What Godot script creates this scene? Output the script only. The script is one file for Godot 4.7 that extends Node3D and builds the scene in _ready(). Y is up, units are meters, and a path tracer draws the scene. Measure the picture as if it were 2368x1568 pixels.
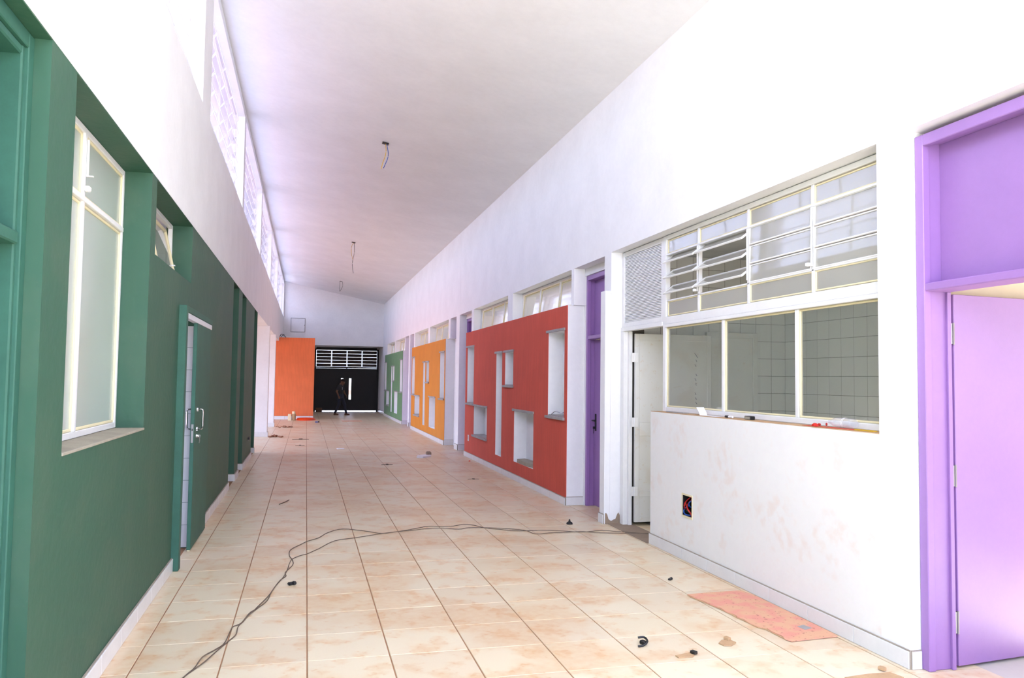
extends Node3D
# Long school corridor under a sloping ceiling: green wall and clerestory on the left, coloured niche walls on the right.

const XR := 3.235      # corridor face of the right wall
const XL := -1.0       # corridor face of the left wall
const TILE := 0.4497
const GX := 0.0434     # one joint line of the floor grid
const GZ := -4.5505
var M := {}
var used := {}
var rng := RandomNumberGenerator.new()

# ---------------------------------------------------------------- helpers
func numbered(called: String) -> String:
	if not used.has(called):
		used[called] = 0
		return called
	used[called] += 1
	return "%s_%03d" % [called, used[called]]

func put(o: Node3D, called: String, parent: Node) -> void:
	if parent == self:
		o.name = numbered(called)
		add_child(o)
	else:
		var key := "%d/%s" % [parent.get_instance_id(), called]
		var k: int = used.get(key, 0)
		o.name = called if k == 0 else "%s_%03d" % [called, k]
		used[key] = k + 1
		parent.add_child(o, true)

func tag(o: Node, label: String, category: String, group := "", kind := "") -> Node:
	o.set_meta("label", label)
	o.set_meta("category", category)
	if group != "":
		o.set_meta("group", group)
	if kind != "":
		o.set_meta("kind", kind)
	return o

func thing(called: String, label: String, category: String, at := Vector3.ZERO, group := "", kind := "") -> Node3D:
	var o := Node3D.new()
	for kind_of in ["door", "window"]:
		if called.begins_with(kind_of + "_"):
			used["n " + kind_of] = used.get("n " + kind_of, 0) + 1
			called = "%s_%d" % [kind_of, used["n " + kind_of]]
	put(o, called, self)
	o.position = at
	tag(o, label, category, group, kind)
	return o

func mb() -> SurfaceTool:
	var st := SurfaceTool.new()
	st.begin(Mesh.PRIMITIVE_TRIANGLES)
	return st

func finish(st: SurfaceTool, m: Material, smooth := false) -> ArrayMesh:
	st.generate_normals()
	if m:
		st.set_material(m)
	return st.commit()

func build(st: SurfaceTool, called: String, m: Material, parent: Node) -> MeshInstance3D:
	var o := MeshInstance3D.new()
	o.mesh = finish(st, m)
	put(o, called, parent)
	return o

func face(st: SurfaceTool, pts: Array, c: Vector3) -> void:
	var n: Vector3 = (pts[0] - pts[2]).cross(pts[0] - pts[1])
	var mid: Vector3 = (pts[0] + pts[1] + pts[2]) / 3.0
	var p := pts.duplicate()
	if n.dot(mid - c) < 0.0:
		p.reverse()
	st.set_smooth_group(-1)
	for i in range(1, p.size() - 1):
		st.add_vertex(p[0]); st.add_vertex(p[i]); st.add_vertex(p[i + 1])

func hexa(st: SurfaceTool, v: Array) -> void:   # v: 8 corners, bit 0 = x, bit 1 = y, bit 2 = z
	var c := Vector3.ZERO
	for p in v:
		c += p / 8.0
	for f in [[0, 1, 3, 2], [4, 5, 7, 6], [0, 1, 5, 4], [2, 3, 7, 6], [0, 2, 6, 4], [1, 3, 7, 5]]:
		face(st, [v[f[0]], v[f[1]], v[f[2]], v[f[3]]], c)

func box(st: SurfaceTool, a: Vector3, b: Vector3, ch := 0.0, t := Transform3D.IDENTITY) -> void:
	var lo := Vector3(minf(a.x, b.x), minf(a.y, b.y), minf(a.z, b.z))
	var hi := Vector3(maxf(a.x, b.x), maxf(a.y, b.y), maxf(a.z, b.z))
	var c := t * ((lo + hi) / 2.0)
	var d := hi - lo
	ch = minf(ch, minf(d.x, minf(d.y, d.z)) * 0.45)
	if ch <= 0.0:
		var v := []
		for i in 8:
			v.append(t * Vector3(hi.x if i & 1 else lo.x, hi.y if i & 2 else lo.y, hi.z if i & 4 else lo.z))
		hexa(st, v)
		return
	var q := []      # q[corner][axis]: the corner's point on the face across that axis
	for i in 8:
		var row := []
		for ax in 3:
			var p := Vector3.ZERO
			for k in 3:
				var high := (i >> k) & 1
				var ins := 0.0 if k == ax else ch
				p[k] = hi[k] - ins if high else lo[k] + ins
			row.append(t * p)
		q.append(row)
	for ax in 3:
		var u := (ax + 1) % 3
		var w := (ax + 2) % 3
		for s in 2:
			var base := s << ax
			face(st, [q[base][ax], q[base | (1 << u)][ax], q[base | (1 << u) | (1 << w)][ax], q[base | (1 << w)][ax]], c)
		for s in 4:  # edges along ax
			var e := ((s & 1) << u) | ((s >> 1) << w)
			var f := e | (1 << ax)
			face(st, [q[e][u], q[f][u], q[f][w], q[e][w]], c)
	for i in 8:
		face(st, [q[i][0], q[i][1], q[i][2]], c)

func one_box(called: String, a: Vector3, b: Vector3, m: Material, parent: Node, ch := 0.0) -> MeshInstance3D:
	var st := mb()
	box(st, a, b, ch)
	return build(st, called, m, parent)

# A wall across x (axis 0: u is z) or across z (axis 2: u is x) with rectangular holes [u0, u1, v0, v1].
func cells(st: SurfaceTool, axis: int, c0: float, c1: float, u0: float, u1: float, v0: float, v1: float, holes: Array) -> void:
	var vs := [v0, v1]
	for h in holes:
		for v in [h[2], h[3]]:
			if v > v0 + 1e-4 and v < v1 - 1e-4 and not vs.has(v):
				vs.append(v)
	vs.sort()
	for i in vs.size() - 1:
		var vm: float = (vs[i] + vs[i + 1]) / 2.0
		var cut := []
		for h in holes:
			if h[2] < vm and h[3] > vm:
				cut.append([minf(h[0], h[1]), maxf(h[0], h[1])])
		cut.sort_custom(func(p, q): return p[0] < q[0])
		var at := u0
		cut.append([u1, u1])
		for k in cut:
			if at > u1 - 1e-4:
				break
			if k[0] > at + 1e-4:
				var e := minf(k[0], u1)
				if axis == 0:
					box(st, Vector3(c0, vs[i], at), Vector3(c1, vs[i + 1], e))
				else:
					box(st, Vector3(at, vs[i], c0), Vector3(e, vs[i + 1], c1))
			at = maxf(at, k[1])

func tube(st: SurfaceTool, pts: Array, r: float, sides := 6) -> void:
	var rings := []
	for i in pts.size():
		var d: Vector3 = (pts[mini(i + 1, pts.size() - 1)] - pts[maxi(i - 1, 0)]).normalized()
		var a := d.cross(Vector3.UP)
		if a.length() < 0.1:
			a = d.cross(Vector3.RIGHT)
		a = a.normalized()
		var b := d.cross(a).normalized()
		var ring := []
		for k in sides:
			var g := TAU * k / sides
			ring.append(pts[i] + (a * cos(g) + b * sin(g)) * r)
		rings.append(ring)
	for i in pts.size() - 1:
		var c: Vector3 = (pts[i] + pts[i + 1]) / 2.0
		for k in sides:
			var l := (k + 1) % sides
			face(st, [rings[i][k], rings[i][l], rings[i + 1][l], rings[i + 1][k]], c)
	var inner: Vector3 = pts[0] + (pts[1] - pts[0]) * 0.5
	face(st, rings[0], inner)
	face(st, rings[-1], pts[-1] + (pts[-2] - pts[-1]) * 0.5)

func spline(pts: Array, n := 4) -> Array:
	var out := []
	for i in pts.size() - 1:
		var p0: Vector3 = pts[maxi(i - 1, 0)]
		var p1: Vector3 = pts[i]
		var p2: Vector3 = pts[i + 1]
		var p3: Vector3 = pts[mini(i + 2, pts.size() - 1)]
		for k in n:
			out.append(p1.cubic_interpolate(p2, p0, p3, float(k) / n))
	out.append(pts[-1])
	return out

func lathe(st: SurfaceTool, prof: Array, t: Transform3D, sides := 16) -> void:   # prof: [radius, height] along y
	for i in prof.size() - 1:
		for k in sides:
			var g := TAU * k / sides
			var l := TAU * (k + 1) / sides
			var q := []
			for e in [[i, g], [i, l], [i + 1, l], [i + 1, g]]:
				var r: float = prof[e[0]][0]
				q.append(t * Vector3(cos(e[1]) * r, prof[e[0]][1], sin(e[1]) * r))
			if prof[i][0] < 1e-5:
				q.remove_at(1)
			elif prof[i + 1][0] < 1e-5:
				q.remove_at(2)
			var mid: float = (prof[i][1] + prof[i + 1][1]) / 2.0
			face(st, q, t * Vector3(0, mid - signf(prof[i + 1][0] - prof[i][0]) * 0.0, 0))

# An irregular flat piece: outline in x,z with thickness, y from y0 to y1.
func sheet(st: SurfaceTool, outline: Array, y0: float, y1: float) -> void:
	var poly := PackedVector2Array()
	for p in outline:
		poly.append(Vector2(p[0], p[1]))
	var tri := Geometry2D.triangulate_polygon(poly)
	var mid := (y0 + y1) / 2.0
	for i in range(0, tri.size(), 3):
		for y in [y0, y1]:
			var pts := []
			for k in 3:
				pts.append(Vector3(poly[tri[i + k]].x, y, poly[tri[i + k]].y))
			face(st, pts, Vector3(pts[0].x, mid, pts[0].z))
	var cc := Vector2.ZERO
	for p in poly:
		cc += p / poly.size()
	for i in poly.size():
		var a := poly[i]
		var b := poly[(i + 1) % poly.size()]
		face(st, [Vector3(a.x, y0, a.y), Vector3(b.x, y0, b.y), Vector3(b.x, y1, b.y), Vector3(a.x, y1, a.y)], Vector3(cc.x, mid, cc.y))

# ---------------------------------------------------------------- materials
func noise_bytes(size: int, freq: float, seed_: int, oct := 4, kind := FastNoiseLite.TYPE_SIMPLEX_SMOOTH) -> PackedByteArray:
	var n := FastNoiseLite.new()
	n.noise_type = kind
	n.seed = seed_
	n.frequency = freq
	n.fractal_octaves = oct
	n.fractal_type = FastNoiseLite.FRACTAL_FBM
	var im := n.get_seamless_image(size, size)
	im.convert(Image.FORMAT_L8)
	return im.get_data()

func sm(a: float, b: float, x: float) -> float:
	var t := clampf((x - a) / (b - a), 0.0, 1.0)
	return t * t * (3.0 - 2.0 * t)

func image_from(size: int, f: Callable) -> ImageTexture:
	var d := PackedByteArray()
	d.resize(size * size * 3)
	for i in size * size:
		var c: Color = f.call(i)
		d[i * 3] = int(clampf(c.r, 0, 1) * 255.0)
		d[i * 3 + 1] = int(clampf(c.g, 0, 1) * 255.0)
		d[i * 3 + 2] = int(clampf(c.b, 0, 1) * 255.0)
	var im := Image.create_from_data(size, size, false, Image.FORMAT_RGB8, d)
	im.generate_mipmaps()
	return ImageTexture.create_from_image(im)

func relief(size: int, freq: float, seed_: int, strength: float) -> ImageTexture:
	var im := Image.create_from_data(size, size, false, Image.FORMAT_L8, noise_bytes(size, freq, seed_, 5))
	im.convert(Image.FORMAT_RGBA8)
	im.bump_map_to_normal_map(strength)
	return ImageTexture.create_from_image(im)

func mat(c: Color, rough := 0.6, metal := 0.0) -> StandardMaterial3D:
	var m := StandardMaterial3D.new()
	m.albedo_color = c
	m.roughness = rough
	m.metallic = metal
	return m

func world(m: StandardMaterial3D, period: float, tex: Texture2D, nrm: Texture2D = null, ns := 0.3) -> StandardMaterial3D:
	m.uv1_triplanar = true
	m.uv1_world_triplanar = true
	m.uv1_triplanar_sharpness = 8.0
	m.uv1_scale = Vector3.ONE / period
	m.albedo_texture = tex
	if nrm:
		m.normal_enabled = true
		m.normal_texture = nrm
		m.normal_scale = ns
	return m

func pane_mat(c: Color, alpha: float, rough := 0.04) -> StandardMaterial3D:
	var m := mat(Color(c.r, c.g, c.b, alpha), rough)
	m.transparency = BaseMaterial3D.TRANSPARENCY_ALPHA
	return m

func make_materials() -> void:
	var a := noise_bytes(512, 0.006, 11, 5)
	var b := noise_bytes(512, 0.05, 12, 4)
	var c := noise_bytes(512, 0.25, 13, 2)
	var plaster := image_from(512, func(i: int):
		var v := 0.955 + 0.03 * (a[i] / 255.0) + 0.015 * (b[i] / 255.0) + 0.008 * (c[i] / 255.0)
		return Color(v, v, v))
	var paint := image_from(512, func(i: int):
		var v := 0.86 + 0.10 * (a[i] / 255.0) + 0.05 * (b[i] / 255.0) + 0.03 * (c[i] / 255.0)
		return Color(v, v, v))
	var rough_n := relief(512, 0.08, 21, 2.0)
	# dusty green paint: pale rubbed specks and vertical drag marks
	var g1 := noise_bytes(1024, 0.004, 31, 5)
	var g2 := noise_bytes(1024, 0.03, 32, 4)
	var g3 := noise_bytes(1024, 0.11, 33, 3)
	var green_tex := image_from(1024, func(i: int):
		var x := i % 1024
		var y := i / 1024
		var drag: float = g1[(x * 8 % 1024) + y * 1024] / 255.0
		var dust := 0.30 * sm(0.45, 0.8, g1[i] / 255.0) + 0.16 * drag + 0.5 * sm(0.80, 0.86, g3[i] / 255.0) * sm(0.5, 0.7, g1[i] / 255.0)
		return Color(0.175, 0.345, 0.262).lerp(Color(0.44, 0.42, 0.34), dust * 0.45))
	# floor: cream glazed tile smeared with red earth
	var f1 := noise_bytes(1024, 0.0035, 41, 5)
	var f2 := noise_bytes(1024, 0.016, 42, 5)
	var f3 := noise_bytes(1024, 0.06, 43, 4)
	var f4 := noise_bytes(1024, 0.3, 44, 2)
	var floor_tex := image_from(1024, func(i: int):
		var st: float = f2[i] / 255.0
		var s1 := sm(0.42, 0.78, f1[i] / 255.0) * 0.45
		var s2 := sm(0.50, 0.85, st) * (0.25 + 0.45 * (f3[i] / 255.0))
		var s3 := sm(0.66, 0.80, f3[i] / 255.0) * 0.35 * sm(0.45, 0.6, st)
		var k := clampf(s1 * (0.45 + 0.9 * (f3[i] / 255.0)) + s2 + s3 + 0.10 * (f4[i] / 255.0), 0, 1)
		return Color(0.90, 0.85, 0.735).lerp(Color(0.83, 0.635, 0.43), k * 0.68))
	# white wall above the skirting at the kitchen: smears of red earth with outlines of their own
	var d1 := noise_bytes(1024, 0.005, 51, 5)
	var d2 := noise_bytes(1024, 0.02, 52, 5)
	var dirt_tex := image_from(1024, func(i: int):
		var n1: float = d1[i] / 255.0
		var n2: float = d2[i] / 255.0
		var k := sm(0.48, 0.76, n1) * sm(0.30, 0.75, n2) * 0.20 + sm(0.62, 0.85, n2) * 0.06
		var v := 0.985 + 0.015 * n2
		return Color(0.93 * v, 0.925 * v, 0.91 * v).lerp(Color(0.86, 0.74, 0.66), k))
	# the coloured niche walls: roller strokes
	var roll := image_from(512, func(i: int):
		var x := i % 512
		var y := i / 512
		var s: float = a[((x * 8) % 512) + y * 512] / 255.0
		var v := 0.91 + 0.05 * s + 0.05 * (a[i] / 255.0)
		return Color(v, v, v))
	M.white = world(mat(Color(0.955, 0.955, 0.955), 0.75), 2.6, plaster, rough_n, 0.08)
	M.ceiling = world(mat(Color(0.965, 0.965, 0.965), 0.85), 3.1, plaster, rough_n, 0.06)
	M.dirty_white = world(mat(Color(1, 1, 1), 0.8), 2.9, dirt_tex, rough_n, 0.08)
	M.green = world(mat(Color(1, 1, 1), 0.6), 3.4, green_tex, rough_n, 0.12)
	M.green_trim = world(mat(Color(0.19, 0.39, 0.32), 0.6), 1.7, paint, rough_n, 0.06)
	M.red = world(mat(Color(0.84, 0.34, 0.26), 0.85), 2.3, roll, rough_n, 0.1)
	M.amber = world(mat(Color(0.86, 0.54, 0.12), 0.8), 2.3, roll, rough_n, 0.1)
	M.leaf_green = world(mat(Color(0.42, 0.60, 0.41), 0.5), 1.9, paint, rough_n, 0.1)
	M.orange = world(mat(Color(0.93, 0.49, 0.29), 0.8), 2.3, roll, rough_n, 0.1)
	M.purple = world(mat(Color(0.60, 0.45, 0.69), 0.4), 1.3, plaster, rough_n, 0.03)
	M.floor_tile = []
	for k in 4:
		var v: float = [1.0, 0.985, 0.97, 0.992][k]
		M.floor_tile.append(world(mat(Color(v, v * [1.0, 0.995, 0.99, 1.0][k], v * [1.0, 0.985, 0.985, 1.0][k]), 0.38), 4.3, floor_tex))
	M.grout = world(mat(Color(0.66, 0.49, 0.36), 0.9), 0.9, paint)
	M.base_tile = world(mat(Color(0.90, 0.90, 0.895), 0.25), 1.1, plaster)
	M.base_bed = world(mat(Color(0.66, 0.62, 0.56), 0.9), 0.7, paint, rough_n, 0.3)
	M.wall_tile = []
	for k in 3:
		var v: float = [0.86, 0.845, 0.87][k]
		M.wall_tile.append(mat(Color(v, v, v * 0.985), 0.22))
	M.wall_grout = world(mat(Color(0.40, 0.38, 0.35), 0.9), 0.8, paint)
	M.cement = world(mat(Color(0.62, 0.54, 0.46), 0.9), 1.1, paint, rough_n, 0.3)
	M.kitchen_floor = world(mat(Color(0.80, 0.79, 0.76), 0.5), 1.9, plaster)
	M.slab = world(mat(Color(0.66, 0.65, 0.64), 0.8), 0.6, paint, rough_n, 0.4)
	M.stone = world(mat(Color(0.66, 0.63, 0.56), 0.9), 0.5, paint, rough_n, 0.6)
	M.steel_white = world(mat(Color(0.93, 0.93, 0.92), 0.4), 1.3, plaster)
	M.putty = mat(Color(0.90, 0.86, 0.70), 0.6)
	M.old_door = world(mat(Color(1, 1, 1), 0.45), 1.7, image_from(512, func(i: int):
		var k := sm(0.5, 0.8, a[i] / 255.0) * 0.10 + sm(0.76, 0.84, b[i] / 255.0) * 0.14
		return Color(0.86, 0.865, 0.85).lerp(Color(0.72, 0.56, 0.38), k)))
	M.glass = pane_mat(Color(0.55, 0.60, 0.56), 0.16, 0.02)
	M.glass_dusty = pane_mat(Color(0.76, 0.76, 0.72), 0.46, 0.03)
	M.frosted = pane_mat(Color(0.78, 0.83, 0.78), 0.55, 0.25)
	M.glass_milky = pane_mat(Color(0.92, 0.90, 0.97), 0.22, 0.08)
	M.chrome = mat(Color(0.80, 0.80, 0.80), 0.18, 1.0)
	M.zinc = mat(Color(0.66, 0.66, 0.66), 0.35, 0.8)
	M.dark_metal = mat(Color(0.13, 0.12, 0.14), 0.6, 0.1)
	M.gate = world(mat(Color(0.055, 0.055, 0.06), 0.6), 1.2, paint)
	M.louvre = mat(Color(0.20, 0.12, 0.09), 0.6)
	M.wire_black = mat(Color(0.06, 0.06, 0.06), 0.5)
	M.wire_grey = mat(Color(0.40, 0.34, 0.28), 0.6)
	M.wire_red = mat(Color(0.72, 0.10, 0.07), 0.45)
	M.wire_blue = mat(Color(0.10, 0.30, 0.62), 0.45)
	M.wire_yellow = mat(Color(0.78, 0.62, 0.16), 0.5)
	M.wire_green = mat(Color(0.10, 0.30, 0.16), 0.5)
	M.dark_plastic = mat(Color(0.09, 0.09, 0.09), 0.5)
	M.board = world(mat(Color(0.78, 0.64, 0.48), 0.9), 0.5, paint, rough_n, 0.3)
	var pk := noise_bytes(512, 0.012, 71, 4)
	M.pink_board = world(mat(Color(1, 1, 1), 0.85), 1.1, image_from(512, func(i: int):
		return Color(0.86, 0.67, 0.53).lerp(Color(0.87, 0.60, 0.52), sm(0.25, 0.8, pk[i] / 255.0)).lerp(Color(0.55, 0.32, 0.28), sm(0.78, 0.84, b[i] / 255.0) * 0.6)))
	M.paper = mat(Color(0.92, 0.92, 0.93), 0.8)
	M.orange_plastic = mat(Color(0.88, 0.26, 0.05), 0.4)
	M.clear_plastic = pane_mat(Color(0.85, 0.87, 0.90), 0.28, 0.05)
	M.wax = mat(Color(0.93, 0.86, 0.70), 0.5)
	M.brick_raw = mat(Color(0.35, 0.26, 0.20), 0.9)
	M.blue_plastic = mat(Color(0.30, 0.36, 0.66), 0.5)
	M.soil = world(mat(Color(0.55, 0.33, 0.23), 0.95), 3.3, paint, rough_n, 0.5)
	M.soil_bits = mat(Color(0.58, 0.40, 0.30), 0.95)
	M.pavement = world(mat(Color(0.90, 0.89, 0.86), 0.9), 2.7, paint, rough_n, 0.3)  # extra pale, so the entrance ground bounces more sun indoors
	M.render_grey = world(mat(Color(0.74, 0.75, 0.76), 0.9), 2.2, paint)
	M.cream_wall = world(mat(Color(0.93, 0.89, 0.78), 0.8), 2.2, plaster)

# ---------------------------------------------------------------- entry
func _ready() -> void:
	rng.seed = 20240611
	set_view_and_light()
	make_materials()
	make_floor()
	make_shell()
	make_left_wall()
	make_right_wall()
	make_skirtings()
	make_clerestory()
	make_end()
	make_kitchen()
	make_panels()
	make_purple_doors()
	make_loose_things()
	make_person()

func set_view_and_light() -> void:
	var cam := Camera3D.new()
	cam.name = "camera"
	cam.position = Vector3(0, 1.55, 0)
	cam.rotation = Vector3(0.0515160, -0.2531408, 0.0128574)
	cam.fov = 46.3359
	cam.near = 0.05
	cam.far = 300.0
	add_child(cam)
	var env := Environment.new()
	env.background_mode = Environment.BG_SKY
	var sky := Sky.new()
	var sm_ := ProceduralSkyMaterial.new()
	sm_.sky_top_color = Color(0.77, 0.81, 1.0)
	sm_.sky_horizon_color = Color(0.86, 0.90, 1.0)
	sm_.ground_bottom_color = Color(0.55, 0.50, 0.46)
	sm_.ground_horizon_color = Color(0.86, 0.84, 0.88)
	sm_.sun_angle_max = 2.0
	sm_.energy_multiplier = 2.3
	sky.sky_material = sm_
	env.sky = sky
	env.tonemap_mode = Environment.TONE_MAPPER_LINEAR
	env.tonemap_exposure = 3.35
	env.sdfgi_enabled = true
	env.ssao_enabled = true
	env.ssil_enabled = true
	var we := WorldEnvironment.new()
	we.name = "world_environment"
	we.environment = env
	add_child(we)
	var sun := DirectionalLight3D.new()
	sun.name = "sun"
	sun.light_color = Color(1.0, 0.995, 0.93)
	sun.light_energy = 4.3
	sun.light_angular_distance = 0.6
	sun.shadow_enabled = true
	add_child(sun)
	sun.look_at_from_position(Vector3(20, 20, 10), Vector3.ZERO)

# ---------------------------------------------------------------- floor
func make_floor() -> void:
	var fl := thing("floor", "cream glazed floor tiles smeared with red earth along the corridor", "floor", Vector3.ZERO, "", "structure")
	var st := mb()
	box(st, Vector3(-1.22, -0.12, -37.3), Vector3(3.64, -0.004, 1.0))
	box(st, Vector3(-6.0, -0.12, -30.3), Vector3(-1.22, -0.004, -17.1))
	build(st, "grout_bed", M.grout, fl)
	var meshes := []
	for k in 4:
		var s := mb()
		box(s, Vector3(0.0035, -0.012, 0.0018), Vector3(TILE - 0.0035, 0, TILE - 0.0018), 0.002)
		meshes.append(finish(s, M.floor_tile[k]))
	var cut := []   # the narrow tiles along the left wall
	for k in 4:
		var s := mb()
		box(s, Vector3(0.0, -0.012, 0.0018), Vector3(0.150, 0, TILE - 0.0018), 0.002)
		cut.append(finish(s, M.floor_tile[k]))
	for j in range(-2, 28):
		for i in range(-3, 7):
			var o := MeshInstance3D.new()
			var z := GZ - (j + 1) * TILE
			if i == -3:
				o.mesh = cut[rng.randi() % 4]
				o.position = Vector3(GX - 2 * TILE - 0.154, 0, z)
			else:
				o.mesh = meshes[rng.randi() % 4]
				o.position = Vector3(GX + i * TILE, rng.randf_range(-0.0006, 0.0), z)
			put(o, "tile", fl)
	var far := mb()
	for j in range(-12, 73):
		for i in range(-12, 8):
			var x := GX + i * TILE
			var z := GZ - (j + 1) * TILE
			if j >= -2 and j < 28 and i < 7:
				continue
			if i == 7 and z > -3.8 - 0.5 + 0.0 and z < -8.2:
				continue
			if i < -3 and (z < -30.0 or z > -17.6):
				continue
			box(far, Vector3(x + 0.0035, -0.012, z + 0.0018), Vector3(x + TILE - 0.0035, rng.randf_range(-0.0006, 0.0), z + TILE - 0.0018))
	var fo := build(far, "tile_field", M.floor_tile[1], fl)
	fo.set_meta("kind", "stuff")
	one_box("ground", Vector3(-60, -0.4, -110), Vector3(60, -0.13, 60), M.soil, self)
	tag(get_node("ground"), "red earth ground outside the school building", "ground", "", "structure")
	one_box("entrance_bounce_pavement", Vector3(-12, -0.129, 1.0), Vector3(14, -0.02, 26), M.pavement, self)  # unseen ground added behind the camera to bounce sunlight onto the ceiling
	tag(get_node("entrance_bounce_pavement"), "unseen pale pavement added to bounce sun into the open corridor entrance", "pavement", "", "structure")

# ---------------------------------------------------------------- walls, ceiling
func ceil_y(x: float) -> float:
	return 5.62 - (x - XL) * 0.196

func ceiling_part(st: SurfaceTool, z0: float, z1: float, up: float, th: float) -> void:
	var v := []
	for i in 8:
		var x := 3.75 if i & 1 else -1.75
		v.append(Vector3(x, ceil_y(x) + up + (th if i & 2 else 0.0), z1 if i & 4 else z0))
	hexa(st, v)

func make_shell() -> void:
	var ce := thing("ceiling", "white sloping ceiling rising towards the clerestory windows", "ceiling", Vector3.ZERO, "", "structure")
	var st := mb()
	ceiling_part(st, -17.085, 0.0, 0.0, 0.16)  # near end cut back over the camera to let the sun in
	build(st, "ceiling_slab", M.ceiling, ce)
	st = mb()
	ceiling_part(st, -37.6, -17.091, 0.0, 0.16)
	build(st, "ceiling_slab", M.ceiling, ce)
	st = mb()
	ceiling_part(st, -37.6, 0.0, 0.16, 0.08)
	build(st, "roof_deck", M.render_grey, ce)
	# rooms to the left, seen only through the windows and doors
	st = mb()
	box(st, Vector3(-4.8, 2.9, -17.1), Vector3(-1.3, 3.06, 1.0))
	box(st, Vector3(-4.8, 2.9, -37.6), Vector3(-1.3, 3.06, -17.1))
	tag(build(st, "roof_left", M.render_grey, self), "flat roof over the rooms behind the green wall", "roof", "", "structure")
	st = mb()
	cells(st, 0, -4.8, -4.65, -17.1, 1.0, -0.1, 2.9, [[-6.6, -3.0, 0.9, 2.6], [-1.8, 0.4, 0.9, 2.6], [-15.5, -9.0, 0.9, 2.6]])
	box(st, Vector3(-4.65, -0.1, -17.1), Vector3(-1.22, 2.9, -17.0))
	box(st, Vector3(-4.65, -0.1, -3.0), Vector3(-1.22, 2.9, -2.9))
	box(st, Vector3(-4.65, -0.1, 0.9), Vector3(-1.22, 2.9, 1.0))
	tag(build(st, "wall_left_rooms", M.white, self), "white inner walls of the rooms behind the green wall", "wall", "", "structure")
	one_box("floor_left_rooms", Vector3(-4.65, -0.1, -17.0), Vector3(-1.22, -0.002, 0.9), M.kitchen_floor, self)
	tag(get_node("floor_left_rooms"), "pale floor of the rooms behind the green wall", "floor", "", "structure")
	# rooms to the right
	st = mb()
	box(st, Vector3(XR + 0.24, 2.97, -37.6), Vector3(6.9, 3.12, -8.16))
	box(st, Vector3(XR + 0.24, 2.97, -8.16), Vector3(5.56, 3.12, -3.94))  # roof cut back here so daylight reaches the added kitchen window
	box(st, Vector3(XR + 0.24, 2.97, -3.94), Vector3(6.9, 3.12, 1.0))
	tag(build(st, "roof_right", M.render_grey, self), "flat roof over the rooms behind the right wall", "roof", "", "structure")
	st = mb()
	cells(st, 0, 6.75, 6.9, -37.6, 1.0, -0.1, 2.97, [[-3.2, 0.5, 0.8, 2.6], [-15.6, -9.8, 1.0, 2.6], [-24.4, -18.8, 1.0, 2.6], [-33.0, -27.2, 1.0, 2.6], [-8.16, -3.94, -0.1, 2.97]])
	box(st, Vector3(XR + 0.24, -0.1, -3.94), Vector3(6.75, 2.97, -3.84))
	box(st, Vector3(5.56, -0.1, -8.32), Vector3(6.75, 2.97, -8.16))
	box(st, Vector3(XR + 0.24, -0.1, -17.4), Vector3(6.75, 2.97, -17.2))
	box(st, Vector3(XR + 0.24, -0.1, -26.0), Vector3(6.75, 2.97, -25.8))
	box(st, Vector3(XR + 0.24, -0.1, 0.9), Vector3(6.75, 2.97, 1.0))
	tag(build(st, "wall_right_rooms", M.cream_wall, self), "cream inner walls of the rooms behind the right wall", "wall", "", "structure")
	one_box("floor_right_rooms", Vector3(XR + 0.41, -0.1, -37.3), Vector3(6.75, -0.003, 0.9), M.kitchen_floor, self)
	tag(get_node("floor_right_rooms"), "pale floor of the rooms behind the right wall", "floor", "", "structure")

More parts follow.
